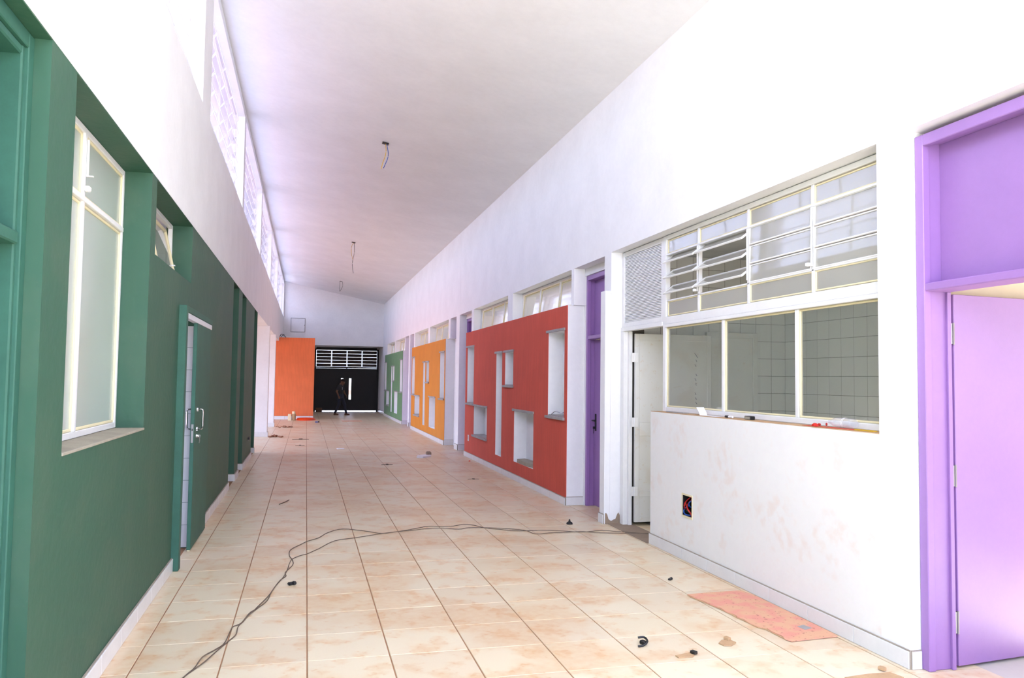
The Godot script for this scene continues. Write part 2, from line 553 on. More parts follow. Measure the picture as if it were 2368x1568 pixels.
func make_left_wall() -> void:
	var w := thing("wall_left", "dark green painted corridor wall with deep window and door recesses", "wall", Vector3.ZERO, "", "structure")
	var st := mb()
	cells(st, 0, -1.22, XL - 0.002, -17.1, 1.0, 0.0, 2.87, [[-3.42, -2.45, 0, 2.864], [-5.53, -3.77, 1.21, 2.864], [-7.43, -5.70, 2.36, 2.864],
		[-7.74, -6.87, 0, 2.05], [-12.46, -11.54, 0, 2.864], [-13.93, -13.1, 0, 2.864], [-17.0, -16.1, 0, 2.864]])
	build(st, "painted_wall", M.green, w)
	one_box("sill", Vector3(-1.215, 1.2, -5.528), Vector3(XL + 0.004, 1.214, -3.772), M.stone, w, 0.002)
	# beam, pillars and head of the clerestory
	var up := thing("wall_left_upper", "white upper wall and pillars between the green wall and the ceiling", "wall", Vector3.ZERO, "", "structure")
	st = mb()
	box(st, Vector3(-1.3, 2.87, -17.08), Vector3(XL, 4.1, 1.0))
	box(st, Vector3(-1.3, 2.87, -35.0), Vector3(XL, 4.1, -17.087))
	build(st, "beam", M.white, up)
	var pil := [[-8.36, -7.77], [-3.4, -2.9], [-12.78, -12.53], [-17.6, -17.35], [-22.5, -22.25], [-27.35, -27.1], [-32.2, -31.95], [-35.0, -34.85]]
	for p in pil:
		one_box("pillar", Vector3(-1.3, 4.1, p[0]), Vector3(XL, 5.5, p[1]), M.white, up)
	st = mb()
	var v := []
	for i in 8:
		var x: float = XL if i & 1 else -1.3
		v.append(Vector3(x, ceil_y(x) if i & 2 else 5.5, 1.0 if i & 4 else -35.0))
	hexa(st, v)
	build(st, "head", M.white, up)
	# near green door in its recess
	var d := thing("door_1", "dark green door and transom panel in the green wall beside the window", "door", Vector3(-1.1, 0, -2.95), "", "structure")
	d.position = Vector3.ZERO
	one_box("jamb", Vector3(-1.20, 0, -3.418), Vector3(-1.063, 2.862, -3.36), M.green_trim, d, 0.004)
	one_box("jamb", Vector3(-1.20, 0, -3.375), Vector3(-1.078, 2.81, -3.335), M.green_trim, d, 0.006)
	one_box("jamb", Vector3(-1.20, 0, -2.51), Vector3(-1.063, 2.862, -2.452), M.green_trim, d, 0.004)
	one_box("head_rail", Vector3(-1.20, 2.80, -3.36), Vector3(-1.063, 2.862, -2.51), M.green_trim, d, 0.004)
	one_box("head_rail", Vector3(-1.20, 2.765, -3.335), Vector3(-1.078, 2.80, -2.51), M.green_trim, d, 0.006)
	one_box("transom_rail", Vector3(-1.20, 2.035, -3.335), Vector3(-1.063, 2.085, -2.51), M.green_trim, d, 0.006)
	one_box("transom_panel", Vector3(-1.19, 2.085, -3.335), Vector3(-1.15, 2.765, -2.51), M.green_trim, d, 0.003)
	one_box("leaf", Vector3(-1.19, 0.01, -3.335), Vector3(-1.15, 2.03, -2.51), M.green_trim, d, 0.003)
	# doors set back in the three dark recesses further on
	for r in [[-12.46, -11.54, "dark green recessed door nearest the sliding door"], [-13.93, -13.1, "dark green recessed door in the middle of three recesses"], [-17.0, -16.1, "dark green recessed door nearest the white columns"]]:
		var q := thing("door_2", r[2], "door", Vector3.ZERO, "", "structure")
		one_box("leaf", Vector3(-1.21, 0.01, r[0] + 0.05), Vector3(-1.17, 2.06, r[1] - 0.05), M.green_trim, q, 0.003)
		one_box("transom_panel", Vector3(-1.21, 2.10, r[0] + 0.05), Vector3(-1.17, 2.82, r[1] - 0.05), M.green_trim, q, 0.003)
		var s := mb()
		box(s, Vector3(-1.215, 0, r[0] + 0.002), Vector3(-1.14, 2.862, r[0] + 0.05))
		box(s, Vector3(-1.215, 0, r[1] - 0.05), Vector3(-1.14, 2.862, r[1] - 0.002))
		box(s, Vector3(-1.215, 2.82, r[0] + 0.05), Vector3(-1.14, 2.862, r[1] - 0.05))
		box(s, Vector3(-1.215, 2.06, r[0] + 0.05), Vector3(-1.14, 2.10, r[1] - 0.05))
		build(s, "frame", M.green_trim, q)
	left_window()
	small_left_window()
	sliding_door()
	# stub of pipe and scuff by the last recess
	var p := thing("wall_box", "small black cable box on dark green wall before the white columns", "box", Vector3(XL, 0.42, -15.3))
	one_box("body", Vector3(0.0, -0.02, -0.10), Vector3(0.03, 0.025, 0.10), M.dark_plastic, p, 0.006)
	one_box("clip", Vector3(0.0, -0.03, -0.12), Vector3(0.018, -0.02, 0.12), M.zinc, p, 0.003)

func sash(st: SurfaceTool, x0: float, x1: float, z0: float, z1: float, y0: float, y1: float, w: float) -> void:
	box(st, Vector3(x0, y0, z0), Vector3(x1, y1, z0 + w), 0.003)
	box(st, Vector3(x0, y0, z1 - w), Vector3(x1, y1, z1), 0.003)
	box(st, Vector3(x0, y0, z0 + w), Vector3(x1, y0 + w, z1 - w), 0.003)
	box(st, Vector3(x0, y1 - w, z0 + w), Vector3(x1, y1, z1 - w), 0.003)

func left_window() -> void:
	var w := thing("window_1", "tall white steel window with frosted panes in the green wall", "window", Vector3.ZERO, "", "structure")
	var st := mb()
	sash(st, -1.20, -1.165, -5.526, -3.774, 1.216, 2.862, 0.035)
	build(st, "frame", M.steel_white, w)
	one_box("mullion", Vector3(-1.195, 1.25, -4.60), Vector3(-1.160, 2.828, -4.565), M.steel_white, w, 0.003)
	one_box("transom", Vector3(-1.195, 2.46, -5.49), Vector3(-1.155, 2.49, -3.81), M.steel_white, w, 0.003)
	for c in [[-5.491, -4.60], [-4.565, -3.81]]:
		for r in [[1.251, 2.46], [2.49, 2.828]]:
			var s := mb()
			sash(s, -1.19, -1.172, c[0] + 0.001, c[1] - 0.001, r[0] + 0.001, r[1] - 0.001, 0.016)
			build(s, "putty_bead", M.putty, w)
			one_box("pane", Vector3(-1.184, r[0] + 0.012, c[0] + 0.012), Vector3(-1.180, r[1] - 0.012, c[1] - 0.012), M.frosted, w)
		# stay of the tilting top pane
		var t := mb()
		box(t, Vector3(-1.160, 2.60, c[1] - 0.012), Vector3(-1.150, 2.80, c[1] - 0.002))
		box(t, Vector3(-1.150, 2.60, c[1] - 0.012), Vector3(-1.125, 2.606, c[1] + 0.004))
		build(t, "stay", M.steel_white, w)
	one_box("latch", Vector3(-1.16, 2.515, -4.60), Vector3(-1.13, 2.545, -4.565), M.steel_white, w, 0.006)

func small_left_window() -> void:
	var w := thing("window_2", "small high white tilting window in the green wall above the sliding door", "window", Vector3.ZERO, "", "structure")
	var st := mb()
	sash(st, -1.20, -1.165, -7.426, -5.704, 2.362, 2.862, 0.035)
	build(st, "frame", M.steel_white, w)
	for c in [[-7.39, -6.55], [-6.53, -5.74]]:
		var t := Node3D.new()
		put(t, "casement", w)
		t.position = Vector3(-1.18, 2.61, 0)
		t.rotation.z = 0.22
		var s := mb()
		sash(s, -0.012, 0.014, c[0], c[1], -0.21, 0.21, 0.025)
		build(s, "casement_frame", M.putty, t)
		one_box("pane", Vector3(-0.002, -0.19, c[0] + 0.02), Vector3(0.002, 0.19, c[1] - 0.02), M.glass_dusty, t)
	one_box("mullion", Vector3(-1.195, 2.397, -6.55), Vector3(-1.165, 2.827, -6.53), M.steel_white, w, 0.003)
	one_box("stay", Vector3(-1.16, 2.50, -7.39), Vector3(-1.13, 2.51, -7.36), M.steel_white, w)

func sliding_door() -> void:
	var d := thing("door_3", "green sliding door with chrome pull handle hung half open on a white track", "door", Vector3.ZERO, "", "structure")
	one_box("jamb", Vector3(-1.20, 0, -6.92), Vector3(-0.945, 2.12, -6.82), M.green_trim, d, 0.003)
	one_box("header", Vector3(XL, 2.07, -8.66), Vector3(-0.945, 2.12, -6.92), M.green_trim, d, 0.003)
	one_box("track", Vector3(XL + 0.005, 2.02, -8.64), Vector3(-0.95, 2.068, -6.925), M.base_tile, d, 0.003)
	var leaf := Node3D.new()
	put(leaf, "leaf", d)
	one_box("leaf_panel", Vector3(-0.985, 0.015, -8.60), Vector3(-0.952, 2.02, -7.55), M.green_trim, leaf, 0.003)
	for s in [-1, 1]:
		var x := -0.952 if s > 0 else -0.985
		var st := mb()
		var o: float = 0.05 * s
		tube(st, spline([Vector3(x, 1.245, -7.70), Vector3(x + o * 0.8, 1.245, -7.70), Vector3(x + o, 1.225, -7.70), Vector3(x + o, 1.15, -7.70), Vector3(x + o, 1.09, -7.70), Vector3(x + o * 0.8, 1.07, -7.70), Vector3(x, 1.07, -7.70)], 3), 0.008, 8)
		for y in [1.245, 1.07]:
			lathe(st, [[0.0, 0.012], [0.019, 0.010], [0.02, 0.0]], Transform3D(Basis(Vector3.FORWARD, s * PI / 2), Vector3(x, y, -7.70)), 12)
		build(st, "handle", M.chrome, leaf)
	one_box("lock_plate", Vector3(-0.978, 0.955, -7.552), Vector3(-0.958, 1.12, -7.546), M.zinc, leaf, 0.002)
	one_box("lock_slot", Vector3(-0.972, 1.06, -7.547), Vector3(-0.964, 1.08, -7.5445), M.wire_black, leaf)
	var st2 := mb()
	lathe(st2, [[0.0, 0.02], [0.014, 0.018], [0.016, 0.0]], Transform3D(Basis(Vector3.FORWARD, PI / 2), Vector3(-0.952, 1.005, -7.70)), 12)
	box(st2, Vector3(-0.935, 0.993, -7.703), Vector3(-0.915, 1.017, -7.697), 0.002)
	box(st2, Vector3(-0.928, 0.94, -7.712), Vector3(-0.925, 0.995, -7.700), 0.001)
	box(st2, Vector3(-0.922, 0.95, -7.700), Vector3(-0.919, 0.995, -7.690), 0.001)
	build(st2, "lock_and_keys", M.chrome, leaf)
	one_box("bottom_guide", Vector3(-0.98, 0.002, -7.60), Vector3(-0.957, 0.016, -7.56), M.putty, leaf)
	# tiled wall seen through the gap
	var w := thing("wall_washroom", "white tiled wall seen through the gap of the green sliding door", "wall", Vector3.ZERO, "", "structure")
	one_box("grout_bed", Vector3(-4.65, -0.1, -7.90), Vector3(-1.22, 2.9, -7.762), M.wall_grout, w)
	var tm := []
	for k in 3:
		var t := mb()
		box(t, Vector3(0.0015, 0.0015, 0), Vector3(0.1985, 0.1985, 0.003), 0.001)
		tm.append(finish(t, M.wall_tile[k]))
	for r in 14:
		for c in 4:
			var o := MeshInstance3D.new()
			o.mesh = tm[rng.randi() % 3]
			if c == 0 and r > 9:
				continue
			o.position = Vector3(-1.206, 0.004 + r * 0.2, -7.7395) if c == 0 else Vector3(-1.22 - c * 0.2, 0.06 + r * 0.2, -7.762)
			put(o, "tile", w)
	one_box("floor_washroom", Vector3(-4.65, -0.002, -7.76), Vector3(-1.225, 0.001, -3.0), M.base_tile, self)
	tag(get_node("floor_washroom"), "pale floor just inside the green sliding door", "floor", "", "structure")

func make_right_wall() -> void:
	var w := thing("wall_right", "tall white corridor wall above the coloured niche walls", "wall", Vector3.ZERO, "", "structure")
	var holes := [[-3.72, -2.65, 0, 2.98], [-8.16, -3.945, 0, 2.975], [-9.42, -8.36, 0, 2.96], [-15.98, -9.42, 0, 2.5], [-12.49, -9.52, 2.5, 2.96], [-15.60, -12.80, 2.5, 2.96],
		[-17.12, -15.98, 0, 2.96], [-15.98, -15.81, 2.5, 2.96], [-18.27, -17.5, 0, 2.96], [-24.65, -18.27, 0, 2.5], [-21.45, -18.5, 2.5, 2.96], [-24.5, -21.75, 2.5, 2.96],
		[-25.7, -24.75, 0, 2.96], [-27.0, -26.0, 0, 2.96], [-33.3, -27.0, 0, 2.5], [-30.0, -27.15, 2.5, 2.96], [-33.1, -30.3, 2.5, 2.96]]
	var st := mb()
	cells(st, 0, XR, XR + 0.24, -17.095, 1.0, 0.0, 4.95, holes)
	build(st, "wall_face", M.white, w)
	st = mb()
	cells(st, 0, XR, XR + 0.24, -35.2, -17.103, 0.0, 4.95, holes)
	build(st, "wall_face", M.white, w)
	one_box("joint_strip", Vector3(XR + 0.03, 2.96, -17.11), Vector3(XR + 0.2, 4.95, -17.09), M.stone, w)
	# thicker lower part of the pier between the kitchen and the purple door
	one_box("pier_base", Vector3(3.168, 0, -8.30), Vector3(XR, 2.545, -8.162), M.white, w, 0.002)

func skirting(side: String, label: String, runs: Array) -> void:
	# runs: [axis, face, from, to, outward sign, height, y0]
	var b := thing("baseboard_" + side, label, "baseboard", Vector3.ZERO, "", "structure")
	var bed := mb()
	for r in runs:
		var f: float = r[1]
		var s: float = r[4]
		var h: float = r[5]
		var u: float = r[2]
		var e: float = r[3]
		if r[0] == 0:
			box(bed, Vector3(f, 0, u), Vector3(f + s * 0.010, h + 0.006, e))
		else:
			box(bed, Vector3(u, 0, f), Vector3(e, h + 0.006, f + s * 0.010))
		var step := 0.452 * signf(e - u)
		while absf(e - u) > 0.03:
			var n := u + step
			if absf(n - u) > absf(e - u):
				n = e
			var g := 0.002 * signf(e - u)
			var st := mb()
			if r[0] == 0:
				box(st, Vector3(f + s * 0.004, 0.001, u + g), Vector3(f + s * 0.016, h, n - g), 0.0015)
			else:
				box(st, Vector3(u + g, 0.001, f + s * 0.004), Vector3(n - g, h, f + s * 0.016), 0.0015)
			build(st, "tile", M.base_tile, b)
			u = n
	build(bed, "mortar_bed", M.base_bed, b)

func make_skirtings() -> void:
	skirting("right", "white tile skirting along the foot of the right wall", [
		[0, XR, -3.715, -7.11, -1.0, 0.095], [2, -3.72, XR + 0.0, 3.30, 1.0, 0.095], [2, -7.11, XR - 0.012, 3.46, -1.0, 0.095],
		[0, 3.168, -8.30, -8.16, -1.0, 0.10], [0, 3.16, -15.98, -9.45, -1.0, 0.09], [2, -9.45, 3.16, 3.39, 1.0, 0.10],
		[2, -17.12, XR, 3.39, 1.0, 0.12], [0, XR, -17.5, -17.12, -1.0, 0.12], [0, 3.16, -24.6, -18.48, -1.0, 0.10], [2, -18.48, 3.16, 3.39, 1.0, 0.12],
		[0, XR, -26.0, -25.7, -1.0, 0.12], [2, -25.7, XR, 3.39, 1.0, 0.12], [0, 3.16, -33.3, -27.0, -1.0, 0.10], [2, -27.0, 3.16, 3.39, 1.0, 0.12], [0, XR, -37.1, -33.4, -1.0, 0.12]])
	skirting("left", "white tile skirting along the foot of the green wall", [
		[0, XL, -6.82, -3.43, 1.0, 0.10], [0, XL, -11.54, -7.76, 1.0, 0.10], [0, XL, -13.1, -12.46, 1.0, 0.10], [2, -12.46, -1.17, XL + 0.016, 1.0, 0.10],
		[0, XL, -16.1, -13.93, 1.0, 0.10], [2, -13.93, -1.17, XL + 0.016, 1.0, 0.10], [2, -17.0, -1.17, XL + 0.016, 1.0, 0.10]])

# ---------------------------------------------------------------- clerestory windows
func make_clerestory() -> void:
	var spans := [[-7.77, -3.4], [-12.53, -8.36], [-17.35, -12.78], [-22.25, -17.6], [-27.1, -22.5], [-31.95, -27.35], [-34.85, -32.2], [-2.9, 1.0]]
	for k in spans.size():
		var z0: float = spans[k][0]
		var z1: float = spans[k][1]
		var w := thing("window_3", "high clerestory window of tilted milky panes between white pillars", "window", Vector3.ZERO, "clerestory windows under the ceiling", "structure")
		var st := mb()
		sash(st, -1.17, -1.13, z0, z1, 4.1, 5.5, 0.03)
		var n := maxi(2, int(round((z1 - z0) / 1.05)))
		var cw := (z1 - z0 - 0.03) / n
		for c in range(1, n):
			var zc := z0 + 0.015 + c * cw
			box(st, Vector3(-1.165, 4.13, zc - 0.010), Vector3(-1.135, 5.47, zc + 0.010))
		build(st, "frame", M.steel_white, w)
		for c in n:
			for r in 6:
				var a := z0 + 0.015 + c * cw + 0.016
				var b := a + cw - 0.032
				var t := Node3D.new()
				put(t, "louvre", w)
				t.position = Vector3(-1.15, 4.13 + (r + 0.5) * 1.34 / 6.0, 0)
				t.rotation.z = -0.62
				var s := mb()
				sash(s, -0.005, 0.005, a, b, -0.112, 0.112, 0.008)
				build(s, "louvre_frame", M.steel_white, t)
				one_box("pane", Vector3(-0.002, -0.10, a + 0.012), Vector3(0.002, 0.10, b - 0.012), M.glass_milky, t)

# ---------------------------------------------------------------- far end
func make_end() -> void:
	var w := thing("wall_end", "white wall over the dark gate at the far end of the corridor", "wall", Vector3.ZERO, "", "structure")
	var st := mb()
	var v := []
	for i in 8:
		var x := 3.475 if i & 1 else -1.3
		v.append(Vector3(x, ceil_y(x) if i & 2 else 2.93, -35.0 if i & 4 else -35.2))
	hexa(st, v)
	build(st, "wall_face", M.white, w)
	st = mb()
	box(st, Vector3(-1.3, 2.93, -37.6), Vector3(3.475, 3.1, -35.2))
	build(st, "soffit", M.white, w)
	st = mb()
	box(st, Vector3(XR, 0, -37.4), Vector3(3.475, 2.93, -35.2))
	box(st, Vector3(-1.3, 0, -37.4), Vector3(-1.0, 2.93, -30.4))
	cells(st, 2, -37.3, -37.15, -1.0, XR, 0, 2.93, [[0.372, 3.198, 0, 2.85]])
	build(st, "vestibule_wall", M.white, w)
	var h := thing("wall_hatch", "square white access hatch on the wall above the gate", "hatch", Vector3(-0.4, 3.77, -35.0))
	st = mb()
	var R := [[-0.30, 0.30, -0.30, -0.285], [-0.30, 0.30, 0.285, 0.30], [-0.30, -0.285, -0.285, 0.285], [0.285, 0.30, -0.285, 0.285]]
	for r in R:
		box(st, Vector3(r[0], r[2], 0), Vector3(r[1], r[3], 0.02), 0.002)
	build(st, "frame", M.slab, h)  # greyer than the lid, in place of a faint shadow outline
	one_box("lid", Vector3(-0.275, -0.275, 0), Vector3(0.275, 0.275, 0.012), M.white, h, 0.002)
	one_box("latch", Vector3(0.26, -0.02, 0.01), Vector3(0.295, 0.02, 0.028), M.zinc, h, 0.003)
	# orange wall
	var o := thing("wall_orange", "freestanding bright orange wall beside the dark gate", "wall", Vector3.ZERO, "", "structure")
	st = mb()
	box(st, Vector3(-5.2, 0, -30.4), Vector3(-1.0, 2.868, -30.2))
	box(st, Vector3(-1.0, 0, -30.4), Vector3(0.28, 3.0, -30.2))
	build(st, "painted_wall", M.orange, o)
	skirting("orange", "white tile skirting at the foot of the orange wall", [[2, -30.2, -3.0, 0.28, 1.0, 0.12]])
	# columns under the beam
	for k in 2:
		var z: float = [-21.5, -25.76][k]
		var c := thing("column", ["white square column nearer the green wall", "cream lit square column nearer the orange wall"][k], "column", Vector3(-1.12, 0, z - 0.17), "columns under the white beam")
		one_box("shaft", Vector3(-0.18, 0, -0.17), Vector3(0.17, 2.87, 0.17), M.white, c, 0.003)
		var s := mb()
		sash_ring(s, 0.18, 0.17, 0.12)
		build(s, "tile_base", M.base_tile, c)
	one_box("gate_pavement", Vector3(-12, -0.129, -75), Vector3(14, -0.02, -37.3), M.pavement, self)
	tag(get_node("gate_pavement"), "pale pavement outside beyond the dark gate", "pavement", "", "structure")
	# gate
	var g := thing("gate", "black double steel gate with brown louvred transom at the corridor end", "gate", Vector3.ZERO)
	st = mb()
	var zf := -37.10
	box(st, Vector3(0.34, 0, zf - 0.048), Vector3(0.42, 2.86, zf + 0.02))
	box(st, Vector3(0.372, 0, zf - 0.12), Vector3(0.40, 2.84, zf - 0.048))
	box(st, Vector3(3.15, 0, zf - 0.048), Vector3(3.23, 2.86, zf + 0.02))
	box(st, Vector3(3.17, 0, zf - 0.12), Vector3(3.198, 2.84, zf - 0.048))
	box(st, Vector3(1.765, 0.06, zf - 0.004), Vector3(1.815, 1.98, zf + 0.004))
	box(st, Vector3(0.42, 2.80, zf - 0.048), Vector3(3.15, 2.925, zf + 0.02))
	box(st, Vector3(0.42, 1.98, zf - 0.04), Vector3(3.15, 2.05, zf + 0.02))
	for x in [1.10, 1.79, 2.47]:
		box(st, Vector3(x - 0.012, 2.05, zf - 0.03), Vector3(x + 0.012, 2.80, zf + 0.01))
	for r in range(1, 5):
		box(st, Vector3(0.42, 2.05 + r * 0.15 - 0.003, zf - 0.03), Vector3(3.15, 2.05 + r * 0.15 + 0.003, zf + 0.01))
	build(st, "gate_frame", M.gate, g)
	for c in 4:
		for r in 5:
			var x0: float = [0.42, 1.112, 1.802, 2.482][c] + 0.03
			var x1: float = [1.088, 1.778, 2.458, 3.15][c] - 0.03
			var y := 2.05 + (r + 0.5) * 0.15
			one_box("louvre", Vector3(x0 - 0.025, y - 0.071, zf - 0.012), Vector3(x1 + 0.025, y + 0.067, zf - 0.004), M.louvre, g, 0.002)
	for c in 2:
		st = mb()
		var x0: float = [0.4205, 1.795][c]
		var x1: float = [1.785, 3.1495][c]
		cells(st, 2, zf - 0.03, zf - 0.005, x0, x1, 0.05, 1.975, [[1.545, 1.635, 0.56, 1.52] if c == 0 else [1.905, 2.0, 0.56, 1.52]])
		var leaf := build(st, "leaf", M.gate, g)
		var hd := mb()
		var hx: float = [1.59, 1.952][c]
		tube(hd, [Vector3(hx, 0.50, zf + 0.05), Vector3(hx, 1.56, zf + 0.05)], 0.010, 6)
		build(hd, "pull_bar", M.dark_metal, leaf)
	var bl := thing("brick", "dark brick lying on the floor at the gate's left leaf", "brick", Vector3(0.58, 0, -36.6))
	one_box("body", Vector3(-0.14, 0.0, -0.06), Vector3(0.14, 0.19, 0.06), M.brick_raw, bl, 0.006)

func sash_ring(st: SurfaceTool, hx: float, hz: float, h: float) -> void:
	var t := 0.012
	box(st, Vector3(-hx - t, 0, -hz - t), Vector3(hx + t, h, -hz), 0.002)
	box(st, Vector3(-hx - t, 0, hz), Vector3(hx + t, h, hz + t), 0.002)
	box(st, Vector3(-hx - t, 0, -hz), Vector3(-hx, h, hz), 0.002)
	box(st, Vector3(hx, 0, -hz), Vector3(hx + t, h, hz), 0.002)

# ---------------------------------------------------------------- kitchen front and inside
func make_kitchen() -> void:
	# low wall with the open socket box
	var lw := thing("wall_low", "low white wall with earth smears under the kitchen window", "wall", Vector3.ZERO, "", "structure")
	var st := mb()
	cells(st, 0, XR, XR + 0.24, -7.11, -3.945, 0.0, 1.262, [[-6.435, -6.26, 0.385, 0.56]])
	build(st, "wall_face", M.dirty_white, lw)
	one_box("sill", Vector3(XR + 0.002, 1.262, -7.108), Vector3(3.36, 1.268, -3.947), M.board, lw)
	var eb := thing("socket_box", "open electrical box with loose red and blue wires in low white wall", "electrical box", Vector3(XR, 0.4725, -6.3475))
	st = mb()
	for r in [[-0.10, 0.10, 0.0875, 0.103], [-0.10, 0.10, -0.103, -0.0875], [-0.10, -0.0875, -0.0875, 0.0875], [0.0875, 0.10, -0.0875, 0.0875]]:
		box(st, Vector3(-0.004, r[2], r[0]), Vector3(0.004, r[3], r[1]), 0.001)
	build(st, "rim", M.putty, eb)
	st = mb()
	box(st, Vector3(0.09, -0.0875, -0.0875), Vector3(0.10, 0.0875, 0.0875))
	for e in [[-0.0875, -0.085, -0.0875, 0.0875], [0.085, 0.0875, -0.0875, 0.0875], [-0.085, 0.085, -0.0875, -0.085], [-0.085, 0.085, 0.085, 0.0875]]:
		box(st, Vector3(0.004, e[2], e[0]), Vector3(0.09, e[3], e[1]))
	build(st, "box_back", M.dark_plastic, eb)
	var wires := [["wire_red", [[0.03, -0.08, 0.07], [-0.01, -0.03, 0.04], [0.01, 0.0, -0.02], [0.05, 0.03, -0.05], [0.08, 0.08, 0.0]]], ["wire_red", [[0.02, -0.085, 0.05], [0.0, -0.05, 0.06], [-0.01, -0.01, 0.02], [0.02, 0.03, -0.06], [0.06, 0.085, -0.01]]],
		["wire_red", [[0.03, -0.04, -0.08], [0.0, -0.02, -0.05], [0.01, 0.02, -0.06], [0.05, 0.08, -0.02]]], ["wire_blue", [[0.03, -0.08, 0.02], [0.0, -0.075, -0.04], [0.01, -0.04, -0.075], [0.06, 0.0, -0.07]]],
		["wire_blue", [[0.06, -0.02, 0.0], [0.02, 0.0, 0.005], [0.02, 0.03, 0.0], [0.06, 0.06, 0.02]]], ["wire_green", [[0.03, -0.05, -0.07], [0.01, -0.04, -0.02], [0.03, -0.06, 0.02], [0.06, -0.03, 0.05]]],
		["wire_black", [[0.04, 0.08, 0.02], [0.02, 0.04, 0.05], [0.03, -0.02, 0.07], [0.06, -0.07, 0.06]]], ["wire_red", [[0.04, 0.085, 0.04], [0.015, 0.05, 0.075], [0.03, -0.01, 0.08], [0.06, -0.06, 0.075]]]]
	for q in wires:
		st = mb()
		var pts := []
		for p in q[1]:
			pts.append(Vector3(p[0], p[1], p[2]))
		tube(st, spline(pts, 4), 0.0055, 6)
		build(st, "wire", M[q[0]], eb)
	# steel window over the low wall
	var w := thing("window_4", "wide white steel kitchen window with tilting louvre panes over low wall", "window", Vector3.ZERO, "", "structure")
	st = mb()
	box(st, Vector3(3.36, 0.0, -7.11), Vector3(3.41, 2.97, -7.045), 0.004)
	build(st, "post", M.steel_white, w)
	one_box("post", Vector3(3.36, 1.268, -4.0), Vector3(3.41, 2.97, -3.947), M.steel_white, w, 0.004)
	one_box("sill_rail", Vector3(3.36, 1.268, -7.045), Vector3(3.41, 1.31, -4.0), M.steel_white, w, 0.004)
	one_box("head_rail", Vector3(3.36, 2.93, -7.045), Vector3(3.41, 2.97, -4.0), M.steel_white, w, 0.004)
	one_box("middle_rail", Vector3(3.355, 2.105, -7.045), Vector3(3.415, 2.178, -4.0), M.steel_white, w, 0.004)
	one_box("middle_rail", Vector3(3.345, 2.075, -7.045), Vector3(3.405, 2.105, -4.0), M.steel_white, w, 0.004)
	var lowm := [-7.045, -5.965, -4.935, -4.0]
	for m in [1, 2]:
		one_box("mullion", Vector3(3.362, 1.31, lowm[m] - 0.018), Vector3(3.405, 2.075, lowm[m] + 0.018), M.steel_white, w, 0.003)
	for k in 3:
		var a: float = lowm[k] + (0.0 if k == 0 else 0.018)
		var b: float = lowm[k + 1] - (0.0 if k == 2 else 0.018)
		st = mb()
		sash(st, 3.372, 3.392, a + 0.001, b - 0.001, 1.311, 2.074, 0.014)
		build(st, "putty_bead", M.putty, w)
		one_box("pane", Vector3(3.380, 1.32, a + 0.01), Vector3(3.384, 2.065, b - 0.01), M.glass, w)
	var upm := [-7.045, -6.40, -5.575, -4.747, -4.0]
	var rows := [2.178, 2.335, 2.485, 2.635, 2.785, 2.93]
	for m in [1, 2, 3]:
		one_box("mullion", Vector3(3.366, 2.178, upm[m] - 0.014), Vector3(3.402, 2.93, upm[m] + 0.014), M.steel_white, w, 0.003)
	one_box("glazing_bar", Vector3(3.362, 2.775, -7.045), Vector3(3.402, 2.792, -4.0), M.steel_white, w, 0.003)
	one_box("glazing_bar", Vector3(3.366, 2.327, -7.045), Vector3(3.400, 2.341, -4.0), M.steel_white, w, 0.003)
	for c in 4:
		var a: float = upm[c] + 0.016
		var b: float = upm[c + 1] - 0.016
		for r in 5:
			var y0: float = rows[r] + 0.006
			var y1: float = rows[r + 1] - 0.006
			if r == 0 or r == 4:
				st = mb()
				sash(st, 3.374, 3.392, a, b, y0, y1, 0.012)
				build(st, "putty_bead", M.putty, w)
				one_box("pane", Vector3(3.380, y0 + 0.008, a + 0.008), Vector3(3.384, y1 - 0.008, b - 0.008), M.glass_dusty, w)
			else:
				var t := Node3D.new()
				put(t, "louvre", w)
				t.position = Vector3(3.375, (y0 + y1) / 2.0 + (0.0 if c >= 2 else 0.03), 0)
				t.rotation.z = -0.06 if c >= 2 else -0.92
				st = mb()
				var hh := (y1 - y0) / 2.0 + 0.003
				sash(st, -0.009, 0.009, a, b, -hh, hh, 0.011)
				build(st, "louvre_frame", M.steel_white, t)
				st = mb()
				sash(st, 0.003, 0.0095, a + 0.010, b - 0.010, -hh + 0.010, hh - 0.010, 0.008)
				build(st, "putty_bead", M.putty, t)
				one_box("pane", Vector3(-0.002, -hh + 0.01, a + 0.01), Vector3(0.002, hh - 0.01, b - 0.01), M.glass_dusty, t)
		if c < 3:
			one_box("control_bar", Vector3(3.352, 2.36, upm[c + 1] - 0.004), Vector3(3.360, 2.77, upm[c + 1] + 0.012), M.steel_white, w, 0.002)
	for c in [1, 2]:
		one_box("handle", Vector3(3.325, 2.36, upm[c + 1 if c == 2 else c] - 0.03), Vector3(3.355, 2.385, upm[c + 1 if c == 2 else c] - 0.005), M.steel_white, w, 0.004)
	# ribbed screen over the kitchen door
	var sc := thing("window_5", "ribbed white ventilation screen above the open kitchen door", "vent screen", Vector3.ZERO, "", "structure")
	st = mb()
	sash(st, 3.365, 3.405, -8.155, -7.112, 2.14, 2.968, 0.05)
	build(st, "frame", M.steel_white, sc)
	st = mb()
	for k in 46:
		var y := 2.195 + k * 0.01575
		box(st, Vector3(3.376, y, -8.105), Vector3(3.386, y + 0.0095, -7.162))
	var ribs := build(st, "rib_screen", M.steel_white, sc)
	ribs.set_meta("kind", "stuff")
	one_box("backing", Vector3(3.388, 2.19, -8.105), Vector3(3.391, 2.918, -7.162), M.old_door, sc)
	# kitchen door
	var d := thing("door_4", "old white steel kitchen door with rust marks standing open", "door", Vector3.ZERO, "", "structure")
	st = mb()
